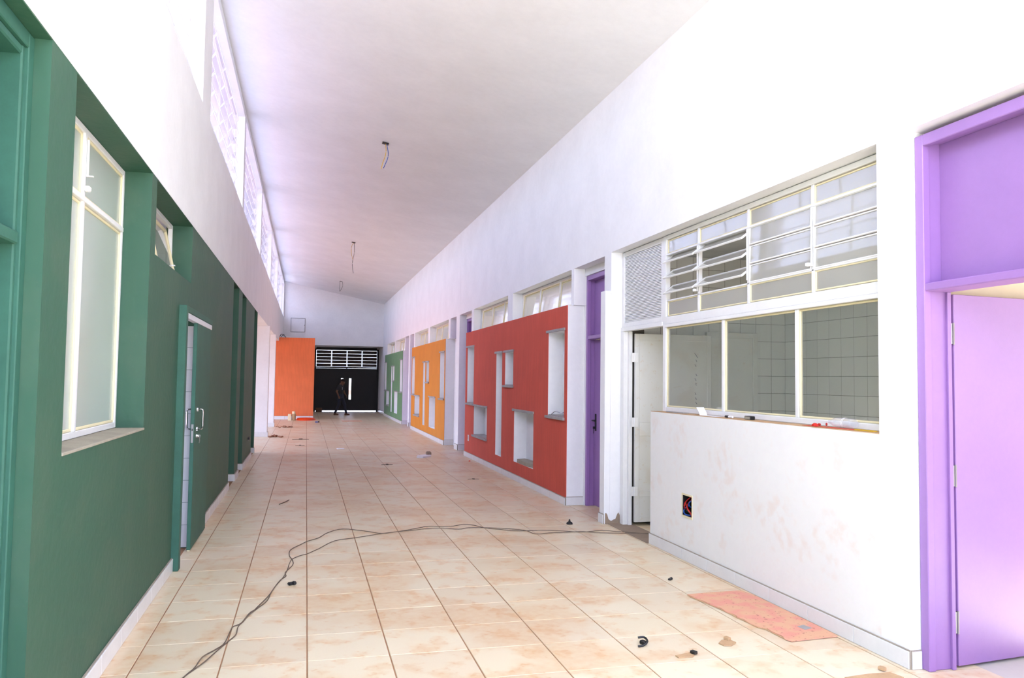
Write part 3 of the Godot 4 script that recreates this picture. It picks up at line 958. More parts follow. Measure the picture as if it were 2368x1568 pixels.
	box(st, Vector3(3.35, 2.095, -8.155), Vector3(3.42, 2.138, -7.112), 0.003)
	box(st, Vector3(3.35, 0, -8.155), Vector3(3.40, 2.095, -8.07), 0.003)
	box(st, Vector3(3.40, 0, -8.155), Vector3(3.44, 2.095, -8.035), 0.003)
	build(st, "frame", M.steel_white, d)
	var leaf := Node3D.new()
	put(leaf, "leaf", d)
	leaf.position = Vector3(3.452, 0.04, -7.985)
	st = mb()
	for r in [[0.0, 0.05, 0.0, 2.03], [0.86, 0.91, 0.0, 2.03], [0.05, 0.86, 1.96, 2.03], [0.05, 0.86, 0.92, 1.07], [0.05, 0.86, 0.27, 0.33], [0.05, 0.86, 0.0, 0.06]]:
		box(st, Vector3(r[0], r[2], -0.035), Vector3(r[1], r[3], 0.0), 0.003)
	build(st, "leaf_frame", M.old_door, leaf)
	for r in [[1.07, 1.96], [0.33, 0.92], [0.06, 0.27]]:
		one_box("leaf_panel", Vector3(0.05, r[0], -0.03), Vector3(0.86, r[1], -0.008), M.old_door, leaf)
	# faint handwriting running down the leaf
	st = mb()
	for k in 11:
		var y := 1.80 - k * 0.052
		if k == 3 or k == 7:
			continue
		var p := Vector3(0.725 + 0.006 * sin(k * 2.1), y, -0.006)
		if k == 0:
			tube(st, [p + Vector3(-0.018, 0.03, 0), p + Vector3(0.0, 0.01, 0), p + Vector3(0.02, -0.02, 0)], 0.0025, 5)
		else:
			tube(st, [p + Vector3(-0.010, 0.010, 0), p + Vector3(0.004, 0.006 * cos(k), 0), p + Vector3(-0.004, -0.008, 0), p + Vector3(0.010, -0.012, 0)], 0.0022, 5)
	build(st, "handwriting", mat(Color(0.16, 0.18, 0.36), 0.7), leaf)
	for y in [0.28, 1.02, 1.72]:
		st = mb()
		box(st, Vector3(-0.045, y, 0.0), Vector3(0.03, y + 0.10, 0.004))
		tube(st, [Vector3(-0.008, y, 0.006), Vector3(-0.008, y + 0.10, 0.006)], 0.007, 8)
		build(st, "hinge", M.steel_white, leaf)
	# floor inside
	one_box("floor_kitchen", Vector3(XR - 0.03, -0.003, -8.16), Vector3(3.47, 0.003, -7.11), M.cement, self)
	tag(get_node("floor_kitchen"), "brown cement threshold strip at the kitchen door", "floor", "", "structure")
	# tiled walls of the kitchen
	var kb := thing("wall_kitchen_back", "white tiled kitchen wall behind the open white door", "wall", Vector3.ZERO, "", "structure")
	one_box("grout_bed", Vector3(3.475, 0, -8.32), Vector3(5.56, 2.97, -8.165), M.wall_grout, kb)
	var ks := thing("wall_kitchen_side", "white square tiled kitchen wall behind the large window panes", "wall", Vector3.ZERO, "", "structure")
	st = mb()
	cells(st, 0, 5.41, 5.56, -8.16, -3.94, 0, 2.97, [[-5.755, -4.155, 1.23, 2.43]])
	build(st, "grout_bed", M.wall_grout, ks)
	var kw := thing("window_7", "unseen steel window added in the outer wall to light the kitchen", "window", Vector3.ZERO, "", "structure")  # unseen window, added to brighten the kitchen inside
	st = mb()
	sash(st, 5.46, 5.50, -5.752, -4.158, 1.233, 2.427, 0.035)
	box(st, Vector3(5.465, 1.268, -4.97), Vector3(5.495, 2.392, -4.94))
	build(st, "frame", M.steel_white, kw)
	one_box("pane", Vector3(5.478, 1.26, -5.73), Vector3(5.482, 2.40, -4.18), M.glass, kw)
	var tz := []
	var tx := []
	for k in 3:
		var t := mb()
		box(t, Vector3(0.002, 0.002, 0), Vector3(0.198, 0.198, 0.003), 0.001)
		tz.append(finish(t, M.wall_tile[k]))
		t = mb()
		box(t, Vector3(0, 0.002, 0.002), Vector3(-0.003, 0.198, 0.198), 0.001)
		tx.append(finish(t, M.wall_tile[k]))
	for r in range(0, 15):
		for c in 10:
			var x := 5.23 - c * 0.2
			var y := 0.03 + r * 0.2
			if x < 3.47 or y + 0.2 > 3.05 or (x < 5.02 and x > 4.26 and y < 2.0):
				continue
			var o := MeshInstance3D.new()
			o.mesh = tz[rng.randi() % 3]
			o.position = Vector3(x, y, -8.165)
			put(o, "tile", kb)
		for c in 20:
			var y := 0.03 + r * 0.2
			if y + 0.2 > 3.05 or y < 0.4 or (c > 11 and c < 20 and y > 1.2 and y < 2.4):
				continue
			var o := MeshInstance3D.new()
			o.mesh = tx[rng.randi() % 3]
			o.position = Vector3(5.41, y, -8.155 + c * 0.2)
			put(o, "tile", ks)
	var id := thing("door_5", "plain pale inner kitchen door beside the tiled wall", "door", Vector3.ZERO, "", "structure")
	one_box("leaf", Vector3(4.44, 0.01, -8.160), Vector3(4.97, 2.06, -8.135), M.old_door, id, 0.003)
	st = mb()
	box(st, Vector3(4.38, 0, -8.165), Vector3(4.44, 2.12, -8.12), 0.003)
	box(st, Vector3(4.97, 0, -8.165), Vector3(5.03, 2.12, -8.12), 0.003)
	box(st, Vector3(4.44, 2.06, -8.165), Vector3(4.97, 2.12, -8.12), 0.003)
	build(st, "frame", M.old_door, id)
	st = mb()
	lathe(st, [[0.0, 0.05], [0.02, 0.045], [0.02, 0.03], [0.01, 0.02], [0.024, 0.004], [0.025, 0.0]], Transform3D(Basis(Vector3.RIGHT, PI / 2), Vector3(4.60, 1.54, -8.135)), 12)
	build(st, "knob", M.dark_metal, id)

# ---------------------------------------------------------------- coloured niche walls
func make_panels() -> void:
	niche_wall("red", M.red, -9.45, -15.98, "red painted niche wall with white recesses between two purple doors", 1.0)
	niche_wall("amber", M.amber, -18.48, -24.60, "amber orange niche wall with white recesses beyond the red one", 0.945)
	niche_wall("green", M.leaf_green, -27.0, -33.3, "pale green niche wall with white recesses beside the dark gate", 0.97)
	# windows above them
	var spans := [[-12.49, -9.52, "tilting window above the near half of the red niche wall"], [-15.60, -12.80, "tilting window above the far half of the red niche wall"],
		[-21.45, -18.5, "cream lit tilting window above the near half of the amber niche wall"], [-24.5, -21.75, "tilting window above the far half of the amber niche wall"],
		[-30.0, -27.15, "tilting window above the near half of the green niche wall"], [-33.1, -30.3, "tilting window above the far half of the green niche wall"]]
	for q in spans:
		var w := thing("window_6", q[2], "window", Vector3.ZERO, "", "structure")
		var z0: float = q[0] + 0.003
		var z1: float = q[1] - 0.003
		var st := mb()
		sash(st, 3.40, 3.44, z0, z1, 2.503, 2.957, 0.03)
		build(st, "frame", M.steel_white, w)
		var n := 3
		var cw := (z1 - z0 - 0.06) / n
		for c in n:
			var a := z0 + 0.03 + c * cw
			if c > 0:
				one_box("mullion", Vector3(3.405, 2.533, a - 0.014), Vector3(3.435, 2.927, a + 0.014), M.steel_white, w)
			var t := Node3D.new()
			put(t, "casement", w)
			t.position = Vector3(3.415, 2.73, 0)
			t.rotation.z = -0.10
			st = mb()
			sash(st, -0.010, 0.010, a + 0.018, a + cw - 0.018, -0.19, 0.19, 0.02)
			build(st, "casement_frame", M.putty, t)
			one_box("pane", Vector3(-0.002, -0.175, a + 0.03), Vector3(0.002, 0.175, a + cw - 0.03), M.glass_dusty, t)

func niche_wall(kind: String, m: Material, zn: float, zf: float, label: String, k: float) -> void:
	var w := thing("niche_wall", label, "partition wall", Vector3(3.29, 0, (zn + zf) / 2.0), "coloured niche walls")
	w.position = Vector3.ZERO
	# distance from the near end, width bounds and heights of the recesses; which slabs they have (top, bottom)
	var ni := [[0.10, 0.81, 1.08, 2.19, 1, 1], [1.48, 2.60, 0.28, 1.07, 1, 0], [2.66, 3.22, 1.46, 2.0, 1, 1], [3.40, 3.85, 0.27, 2.0, 1, 0], [4.50, 5.68, 0.48, 1.04, 1, 1], [5.70, 6.37, 1.075, 2.19, 1, 1]]
	var holes := []
	for n in ni:
		holes.append([zn - n[1] * k, zn - n[0] * k, n[2], n[3]])
	var st := mb()
	cells(st, 0, 3.160, 3.168, zf, zn, 0.0, 2.5, holes)
	build(st, "painted_face", m, w)
	st = mb()
	cells(st, 0, 3.168, 3.37, zf, zn, 0.0, 2.498, holes)
	box(st, Vector3(3.37, 0, zf), Vector3(3.40, 2.498, zn))
	if kind != "green":
		box(st, Vector3(3.385, 0, zn), Vector3(3.475, 2.498, zn + (0.032 if kind == "red" else 0.212)))
	build(st, "body", M.white, w)
	for n in ni:
		var a: float = zn - n[1] * k - 0.035
		var b: float = zn - n[0] * k + 0.035
		if n[4]:
			one_box("shelf_slab", Vector3(3.138, n[3] - 0.004, a), Vector3(3.158, n[3] + 0.030, b), M.slab, w, 0.003)
		if n[5]:
			one_box("shelf_slab", Vector3(3.128, n[2] - 0.034, a), Vector3(3.158, n[2] + 0.002, b), M.slab, w, 0.003)
			one_box("shelf_slab", Vector3(3.170, n[2], a + 0.04), Vector3(3.36, n[2] + 0.012, b - 0.04), M.slab, w)
	if kind == "red":
		var sl := thing("stone_slab", "flat grey stone slab lying in the low recess of the red wall", "stone slab", Vector3(3.26, 0.28, -11.45))
		st = mb()
		sheet(st, [[-0.09, -0.40], [0.05, -0.46], [0.09, -0.1], [0.09, 0.40], [-0.04, 0.46], [-0.09, 0.2]], 0.0, 0.055)
		build(st, "body", M.stone, sl)
		var wr := thing("wire_scrap", "dark wire scrap lying in the tall near recess of the red wall", "wire", Vector3(3.25, 1.092, -9.95))
		st = mb()
		tube(st, spline([Vector3(-0.06, 0.006, -0.22), Vector3(-0.04, 0.05, -0.1), Vector3(0.0, 0.03, 0.02), Vector3(0.03, 0.06, 0.15), Vector3(0.02, 0.006, 0.25)], 4), 0.006, 6)
		build(st, "wire", M.zinc, wr)
		var sp := thing("socket_plate", "small white socket plate at the far foot of the red wall", "socket", Vector3(3.160, 0.385, -15.58))
		one_box("plate", Vector3(-0.008, -0.06, -0.045), Vector3(0.0, 0.06, 0.045), M.paper, sp, 0.003)
		one_box("insert", Vector3(-0.011, -0.03, -0.022), Vector3(-0.008, 0.03, 0.022), M.base_tile, sp, 0.001)

# ---------------------------------------------------------------- purple doors
func make_purple_doors() -> void:
	var d := thing("door_6", "purple door swung open with steel hinges and purple transom panel", "door", Vector3.ZERO, "", "structure")
	one_box("jamb", Vector3(3.30, 0, -3.716), Vector3(3.345, 2.95, -3.655), M.purple, d, 0.004)
	one_box("jamb", Vector3(3.335, 0, -3.716), Vector3(3.475, 2.95, -3.668), M.purple, d, 0.005)
	one_box("jamb", Vector3(3.30, 0, -2.71), Vector3(3.475, 2.95, -2.654), M.purple, d, 0.004)
	one_box("head_rail", Vector3(3.30, 2.885, -3.655), Vector3(3.345, 2.95, -2.71), M.purple, d, 0.004)
	one_box("head_rail", Vector3(3.335, 2.905, -3.668), Vector3(3.475, 2.95, -2.71), M.purple, d, 0.005)
	one_box("transom_rail", Vector3(3.305, 2.07, -3.668), Vector3(3.475, 2.115, -2.71), M.purple, d, 0.006)
	one_box("transom_panel", Vector3(3.425, 2.115, -3.668), Vector3(3.46, 2.905, -2.71), M.purple, d, 0.002)
	one_box("rebate", Vector3(3.45, 0, -3.668), Vector3(3.475, 2.07, -3.652), M.purple, d, 0.002)
	var leaf := Node3D.new()
	put(leaf, "leaf", d)
	leaf.position = Vector3(3.505, 0.012, -3.668)
	leaf.rotation.y = 0.105
	one_box("leaf_panel", Vector3(0, 0, -0.036), Vector3(0.83, 2.05, 0.0), M.purple, leaf, 0.003)
	for y in [0.18, 0.98, 1.77]:
		var st := mb()
		box(st, Vector3(-0.034, y, -0.002), Vector3(-0.004, y + 0.115, 0.0015))
		box(st, Vector3(-0.0015, y, -0.030), Vector3(0.0015 - 0.003, y + 0.115, -0.002))
		tube(st, [Vector3(-0.006, y - 0.004, 0.003), Vector3(-0.006, y + 0.119, 0.003)], 0.0055, 8)
		build(st, "hinge", M.zinc, leaf)
	var spots := [[-9.42, -8.36, "closed purple door with keys between red niche wall and kitchen"], [-17.12, -15.98, "closed purple door at the far end of the red niche wall"],
		[-18.27, -17.5, "closed purple door at the near end of the amber niche wall"], [-25.7, -24.75, "closed purple door at the far end of the amber niche wall"], [-27.0, -26.0, "closed purple door at the near end of the green niche wall"]]
	for q in spots:
		var e := thing("door_7", q[2], "door", Vector3.ZERO, "", "structure")
		var a: float = q[0] + 0.003
		var b: float = q[1] - 0.003
		var top := 2.87
		one_box("jamb", Vector3(3.40, 0, a), Vector3(3.445, top, a + 0.055), M.purple, e, 0.004)
		one_box("jamb", Vector3(3.435, 0, a), Vector3(3.52, top, a + 0.045), M.purple, e, 0.004)
		one_box("jamb", Vector3(3.40, 0, b - 0.055), Vector3(3.52, top, b), M.purple, e, 0.004)
		one_box("head_rail", Vector3(3.40, top - 0.06, a + 0.055), Vector3(3.52, top, b - 0.055), M.purple, e, 0.004)
		one_box("lintel", Vector3(3.38, top, a), Vector3(3.47, 2.958, b), M.white, e)
		one_box("transom_rail", Vector3(3.405, 2.07, a + 0.045), Vector3(3.52, 2.115, b - 0.055), M.purple, e, 0.005)
		one_box("transom_panel", Vector3(3.495, 2.115, a + 0.045), Vector3(3.52, top - 0.06, b - 0.055), M.purple, e, 0.002)
		var lf := Node3D.new()
		put(lf, "leaf", e)
		one_box("leaf_panel", Vector3(3.495, 0.01, a + 0.045), Vector3(3.53, 2.065, b - 0.055), M.purple, lf, 0.003)
		var st := mb()
		var hz := a + 0.12
		box(st, Vector3(3.487, 0.93, hz - 0.02), Vector3(3.495, 1.14, hz + 0.02), 0.002)
		tube(st, spline([Vector3(3.49, 1.06, hz), Vector3(3.45, 1.06, hz), Vector3(3.44, 1.06, hz + 0.02), Vector3(3.44, 1.055, hz + 0.12)], 3), 0.008, 8)
		box(st, Vector3(3.455, 0.955, hz - 0.003), Vector3(3.49, 0.985, hz + 0.003), 0.001)
		box(st, Vector3(3.462, 0.90, hz - 0.002), Vector3(3.466, 0.96, hz + 0.010), 0.001)
		build(st, "handle", M.dark_metal, lf)

# ---------------------------------------------------------------- loose things
func wire_set(called: String, at: Vector3, strands: Array, label: String) -> void:
	var w := thing(called, label, "ceiling wire", at, "lamp wires hanging from the ceiling")
	var st := mb()
	box(st, Vector3(-0.05, -0.003, -0.05), Vector3(0.05, 0.006, 0.05), 0.0, Transform3D(Basis(Vector3.FORWARD, 0.1935), Vector3.ZERO))  # flush dark plate painting in the shaded hole the wires come from
	build(st, "wire_hole_dark", M.dark_plastic, w)
	for s in strands:
		st = mb()
		var pts := []
		for p in s[1]:
			pts.append(Vector3(p[0] - at.x, p[1] - at.y, p[2] - at.z))
		tube(st, spline(pts, 4), 0.006, 6)
		build(st, "wire", M[s[0]], w)

func cord(parent: Node3D, pts: Array, y: float) -> void:
	var st := mb()
	var p3 := []
	for i in pts.size():
		p3.append(Vector3(pts[i][0], 0.0045 + y + (0.004 if i % 3 == 1 else 0.0), pts[i][1]))
	tube(st, spline(p3, 4), 0.0034, 6)
	build(st, "strand", M.wire_grey, parent)

func make_loose_things() -> void:
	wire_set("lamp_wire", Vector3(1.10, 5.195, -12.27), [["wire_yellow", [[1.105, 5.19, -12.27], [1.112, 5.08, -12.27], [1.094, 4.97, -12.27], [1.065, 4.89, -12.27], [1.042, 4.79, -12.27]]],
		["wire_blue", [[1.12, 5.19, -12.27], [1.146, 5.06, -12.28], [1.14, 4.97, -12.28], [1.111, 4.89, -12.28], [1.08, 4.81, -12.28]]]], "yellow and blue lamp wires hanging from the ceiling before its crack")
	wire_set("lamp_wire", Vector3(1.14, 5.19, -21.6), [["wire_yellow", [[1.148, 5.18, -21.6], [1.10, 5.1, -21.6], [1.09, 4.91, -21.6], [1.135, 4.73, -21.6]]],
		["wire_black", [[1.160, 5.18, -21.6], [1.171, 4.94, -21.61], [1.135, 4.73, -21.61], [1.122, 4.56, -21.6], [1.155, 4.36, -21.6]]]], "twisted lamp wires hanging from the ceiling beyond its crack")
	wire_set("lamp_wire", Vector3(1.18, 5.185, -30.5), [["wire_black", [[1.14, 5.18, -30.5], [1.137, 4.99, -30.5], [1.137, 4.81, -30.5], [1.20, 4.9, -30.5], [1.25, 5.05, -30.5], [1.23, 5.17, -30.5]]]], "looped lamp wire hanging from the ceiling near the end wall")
	var cab := thing("cable", "twisted pair of thin dark cables snaking over the floor from the kitchen", "cable")
	cord(cab, [[-0.75, -3.6], [-0.62, -4.2], [-0.569, -4.436], [-0.532, -4.54], [-0.492, -4.636], [-0.453, -4.794], [-0.404, -4.963], [-0.368, -5.072], [-0.369, -5.241], [-0.346, -5.344], [-0.32, -5.475], [-0.281, -5.612], [-0.224, -5.796], [-0.202, -6.018], [-0.157, -6.341], [-0.114, -6.476], [-0.121, -6.589], [-0.068, -6.857], [-0.076, -7.05], [-0.102, -7.189], [-0.097, -7.447], [-0.014, -7.658], [0.053, -7.788], [0.156, -7.951], [0.249, -8.196], [0.402, -8.341], [0.624, -8.199], [0.769, -8.055], [0.953, -8.115], [1.154, -8.266], [1.274, -8.352], [1.402, -8.307], [1.539, -8.318], [1.663, -8.392], [1.756, -8.3], [1.847, -8.151], [1.984, -8.039], [2.092, -7.928], [2.239, -7.921], [2.427, -7.907], [2.592, -7.82], [2.776, -7.751], [3.0, -7.792], [3.14, -7.682], [3.283, -7.62], [3.42, -7.516], [3.6, -7.45]], 0.0000)
	cord(cab, [[-0.73, -3.6], [-0.60, -4.22], [-0.565, -4.45], [-0.535, -4.558], [-0.513, -4.713], [-0.46, -4.834], [-0.421, -4.936], [-0.407, -5.136], [-0.4, -5.248], [-0.357, -5.31], [-0.322, -5.501], [-0.295, -5.588], [-0.283, -5.64], [-0.221, -5.899], [-0.184, -6.176], [-0.134, -6.444], [-0.109, -6.664], [-0.096, -6.904], [-0.076, -7.072], [-0.011, -7.171], [0.047, -7.252], [0.149, -7.449], [0.301, -7.756], [0.502, -7.885], [0.772, -8.049], [0.953, -8.105], [1.087, -8.158], [1.227, -8.217], [1.397, -8.199], [1.559, -8.133], [1.678, -8.19], [1.847, -8.141], [2.048, -8.077], [2.219, -7.946], [2.266, -7.731], [2.438, -7.766], [2.646, -7.775], [2.78, -7.753], [2.953, -7.669], [3.419, -7.553], [3.6, -7.49]], 0.0000)
	# things on the kitchen sill
	var q := thing("paper_sheet", "folded white paper standing on the kitchen window sill", "paper", Vector3(3.29, 1.269, -6.05))
	var st := mb()
	box(st, Vector3(-0.04, 0, -0.10), Vector3(0.04, 0.001, 0.16))
	var prev := Vector2(0.0, -0.10)
	for k in range(1, 7):
		var a := k * 0.13
		var nx := prev + Vector2(cos(PI * 0.5 + 0.7 - a), sin(PI * 0.5 + 0.7 - a)) * 0.0145
		var c := Vector3(0.0, (prev.x + nx.x) / 2.0, (prev.y + nx.y) / 2.0)
		hexa(st, [Vector3(-0.04, prev.x, prev.y), Vector3(0.03, prev.x, prev.y), Vector3(-0.04, prev.x + 0.001, prev.y + 0.001), Vector3(0.03, prev.x + 0.001, prev.y + 0.001), Vector3(-0.04, nx.y * 0.0 + prev.x + 0.011, prev.y - 0.005), Vector3(0.03, prev.x + 0.011, prev.y - 0.005), Vector3(-0.04, prev.x + 0.012, prev.y - 0.004), Vector3(0.03, prev.x + 0.012, prev.y - 0.004)])
		prev = Vector2(prev.x + 0.011, prev.y - 0.005 - 0.002 * k)
	build(st, "sheet", M.paper, q)
	q = thing("paper_strip", "crumpled paper strip at the open door end of the kitchen sill", "paper", Vector3(3.29, 1.269, -6.66))
	st = mb()
	sheet(st, [[-0.03, -0.17], [0.03, -0.15], [0.02, 0.0], [0.035, 0.17], [-0.02, 0.16], [-0.035, 0.02]], 0.0, 0.007)
	build(st, "strip", M.slab, q)
	q = thing("marker_cap", "small white marker with black cap on the kitchen sill", "marker", Vector3(3.27, 1.269, -5.70))
	st = mb()
	tube(st, [Vector3(0, 0.009, -0.005), Vector3(0, 0.009, 0.055)], 0.009, 8)
	build(st, "barrel", M.paper, q)
	st = mb()
	tube(st, [Vector3(0, 0.0095, -0.055), Vector3(0, 0.0095, -0.004)], 0.0095, 8)
	build(st, "cap", M.dark_plastic, q)
	q = thing("eraser_block", "small dark block lying on the kitchen sill", "block", Vector3(3.29, 1.269, -5.43))
	one_box("body", Vector3(-0.02, 0, -0.045), Vector3(0.02, 0.028, 0.045), M.dark_plastic, q, 0.004)
	one_box("grey_face", Vector3(-0.022, 0.003, -0.035), Vector3(-0.02, 0.024, 0.035), M.stone, q)
	q = thing("plastic_bottle", "clear plastic bottle lying on red wrapper on the kitchen sill", "bottle", Vector3(3.30, 1.272, -4.36))
	st = mb()
	lathe(st, [[0.0, -0.12], [0.026, -0.118], [0.031, -0.10], [0.031, -0.03], [0.028, -0.02], [0.031, -0.01], [0.031, 0.05], [0.024, 0.08], [0.012, 0.10], [0.011, 0.13], [0.0, 0.131]], Transform3D(Basis(Vector3.RIGHT, -PI / 2), Vector3(0, 0.033, 0)), 18)
	build(st, "body", M.clear_plastic, q)
	st = mb()
	for y in [0.055, 0.066]:
		lathe(st, [[0.0318, y - 0.003 - 0.09], [0.0325, y - 0.09], [0.0318, y + 0.003 - 0.09]], Transform3D(Basis(Vector3.RIGHT, -PI / 2), Vector3(0, 0.033, 0)), 18)
	build(st, "ribs", M.paper, q)
	q = thing("red_wrapper", "crumpled red wrapper under the clear bottle on the kitchen sill", "wrapper", Vector3(3.275, 1.269, -4.44))
	st = mb()
	sheet(st, [[-0.03, -0.26], [0.02, -0.23], [0.03, 0.0], [0.03, 0.20], [-0.015, 0.24], [-0.03, 0.05]], 0.0, 0.0025)
	build(st, "foil", M.red, q)
	st = mb()
	for k in 5:
		var z := -0.20 + k * 0.024
		box(st, Vector3(-0.026, 0.003, z), Vector3(-0.012, 0.022 - 0.003 * (k % 2), z + 0.03), 0.004, Transform3D(Basis(Vector3.UP, 0.3 * (k - 2)), Vector3.ZERO))
	build(st, "crumple", M.wire_red, q).set_meta("kind", "stuff")
	q = thing("mustard_strip", "dry ochre strip on the kitchen sill beside the bottle", "strip", Vector3(3.265, 1.269, -4.10))
	st = mb()
	sheet(st, [[-0.01, -0.09], [0.01, -0.08], [0.014, 0.0], [0.01, 0.09], [-0.008, 0.08], [-0.012, -0.02]], 0.0, 0.008)
	build(st, "strip", M.wire_yellow, q)
	# sheets and scraps on the floor
	q = thing("pink_cardboard", "large sheet of pinkish cardboard on the floor against the skirting", "cardboard", Vector3(2.98, 0.001, -4.8))
	st = mb()
	sheet(st, [[-0.252, -0.547], [-0.05, -0.558], [0.195, -0.565], [0.218, -0.45], [0.222, 0.1], [0.222, 0.45], [0.212, 0.521], [0.0, 0.535], [-0.125, 0.543], [-0.140, 0.50], [-0.120, 0.44], [-0.135, 0.35], [-0.128, 0.29], [-0.150, 0.27], [-0.165, 0.25], [-0.182, 0.18], [-0.172, 0.10], [-0.186, 0.045], [-0.176, -0.02], [-0.20, -0.09], [-0.188, -0.172], [-0.215, -0.25], [-0.222, -0.36], [-0.243, -0.44]], 0.002, 0.0065)
	build(st, "sheet", M.pink_board, q)
	st = mb()
	sheet(st, [[-0.255, -0.545], [-0.243, -0.45], [-0.222, -0.36], [-0.21, -0.25], [-0.186, -0.172], [-0.17, -0.02], [-0.15, 0.26], [-0.12, 0.30], [-0.12, 0.50], [-0.135, 0.49], [-0.145, 0.30], [-0.17, 0.26], [-0.19, 0.04], [-0.205, -0.17], [-0.24, -0.37], [-0.262, -0.48]], 0.0, 0.002)
	build(st, "torn_edge", M.board, q)
	st = mb()
	sheet(st, [[0.08, 0.30], [0.14, 0.28], [0.155, 0.35], [0.09, 0.37]], 0.0065, 0.0075)
	build(st, "tape", M.slab, q)
	var scraps := [[Vector3(2.12, 0, -4.165), [[-0.06, -0.02], [0.045, -0.05], [0.06, -0.01], [0.03, 0.02], [-0.055, 0.015]], "torn brown cardboard scrap with black tip on the tiles"], [Vector3(2.465, 0, -4.315), [[-0.055, -0.01], [-0.01, -0.055], [0.045, -0.05], [0.055, 0.0], [0.0, 0.045], [-0.045, 0.035]], "square brown cardboard scrap near the pink cardboard"], [Vector3(2.95, 0, -3.665), [[-0.16, -0.02], [0.0, -0.035], [0.13, -0.03], [0.15, 0.05], [-0.13, 0.06]], "flat brown cardboard scrap below the corner of the low wall"]]
	for c in scraps:
		var o := thing("cardboard_scrap", c[2], "cardboard", c[0], "brown cardboard scraps on the floor")
		st = mb()
		sheet(st, c[1], 0.001, 0.006)
		build(st, "sheet", M.board, o)
		st = mb()
		var e: Array = c[1]
		box(st, Vector3(e[2][0] - 0.012, 0.004, e[2][1] - 0.008), Vector3(e[2][0] + 0.014, 0.022, e[2][1] + 0.03), 0.003, Transform3D(Basis(Vector3.UP, 0.4), Vector3.ZERO))
		build(st, "torn_flap", M.dark_plastic if c[0].x < 2.3 else M.board, o)
	q = thing("plastic_clip", "black curved plastic clip on the tiles before the cardboard", "clip", Vector3(1.96, 0.006, -4.40))
	st = mb()
	tube(st, spline([Vector3(-0.045, 0.0, 0.03), Vector3(-0.01, 0.004, 0.03), Vector3(0.02, 0.02, 0.015), Vector3(0.015, 0.032, -0.02), Vector3(-0.02, 0.03, -0.03)], 4), 0.0065, 6)
	build(st, "hook", M.dark_plastic, q)
	st = mb()
	box(st, Vector3(0.0, -0.006, -0.03), Vector3(0.03, 0.015, 0.01), 0.004, Transform3D(Basis(Vector3.UP, 0.5), Vector3.ZERO))
	build(st, "foot", M.dark_plastic, q)
	q = thing("plastic_stub", "small black conical stub on the tiles near the kitchen threshold", "stub", Vector3(2.795, 0, -8.22))
	st = mb()
	lathe(st, [[0.0, 0.055], [0.008, 0.05], [0.012, 0.03], [0.032, 0.018], [0.036, 0.0]], Transform3D.IDENTITY, 10)
	build(st, "cone", M.dark_plastic, q)
	q = thing("debris_lump", "black crumpled lump on the tiles beside the cable", "debris", Vector3(-0.065, 0.0, -6.22))
	st = mb()
	box(st, Vector3(-0.03, 0, -0.02), Vector3(0.012, 0.020, 0.02), 0.007, Transform3D(Basis(Vector3.UP, 0.4), Vector3.ZERO))
	box(st, Vector3(0.0, 0, -0.015), Vector3(0.035, 0.028, 0.015), 0.009, Transform3D(Basis(Vector3.UP, -0.5), Vector3.ZERO))
	build(st, "lump", M.dark_plastic, q)
	q = thing("debris_lump", "tiny grey lump on the tiles beyond the pink cardboard", "debris", Vector3(2.80, 0.0, -5.78))
	st = mb()
	box(st, Vector3(-0.022, 0, -0.012), Vector3(0.015, 0.014, 0.015), 0.005, Transform3D(Basis(Vector3.UP, 0.7), Vector3.ZERO))
	box(st, Vector3(0.0, 0, -0.01), Vector3(0.02, 0.021, 0.012), 0.006)
	build(st, "lump", M.dark_plastic, q)
	q = thing("stick", "thin dark stick on the tiles beyond the sliding door", "stick", Vector3(-0.22, 0, -10.26))
	st = mb()
	tube(st, [Vector3(-0.06, 0.005, 0.16), Vector3(0.0, 0.006, 0.01), Vector3(0.05, 0.005, -0.18)], 0.005, 6)
	build(st, "rod", M.wire_grey, q)
	q = thing("crushed_bottle", "crushed grey plastic bottle lying on the tiles by the red wall", "bottle", Vector3(2.30, 0, -15.75))
	st = mb()
	sheet(st, [[-0.17, 0.18], [-0.05, 0.22], [0.14, 0.02], [0.17, -0.2], [0.05, -0.24], [-0.12, -0.05]], 0.0, 0.03)
	build(st, "body", M.paper, q)
	st = mb()
	box(st, Vector3(0.07, 0.01, -0.25), Vector3(0.17, 0.09, -0.12), 0.02)
	build(st, "neck", M.cement, q)
	var bits := [[1.44, -14.4, 0.10, 0.016, "dark twig of debris on the tiles before the crushed bottle"], [2.55, -12.15, 0.09, 0.012, "dark sliver of wood on the tiles by the red wall"], [-0.10, -18.7, 0.10, 0.014, "dark twig on the tiles beyond the floor joint"], [-0.10, -20.5, 0.20, 0.02, "long dark splinter on the tiles before the first column"]]
	for c in bits:
		var o := thing("splinter", c[4], "splinter", Vector3(c[0], 0, c[1]))
		st = mb()
		var l: float = c[2]
		var h: float = c[3] * 0.7
		tube(st, [Vector3(-l, h * 0.4, 0.02), Vector3(-l * 0.2, h * 0.5, -0.01), Vector3(l, h * 0.4, 0.01)], h * 0.4, 5)
		box(st, Vector3(-l * 0.2, 0, -0.02), Vector3(l * 0.25, h * 1.6, 0.03), 0.004)
		build(st, "splinter_body", M.wire_grey, o)
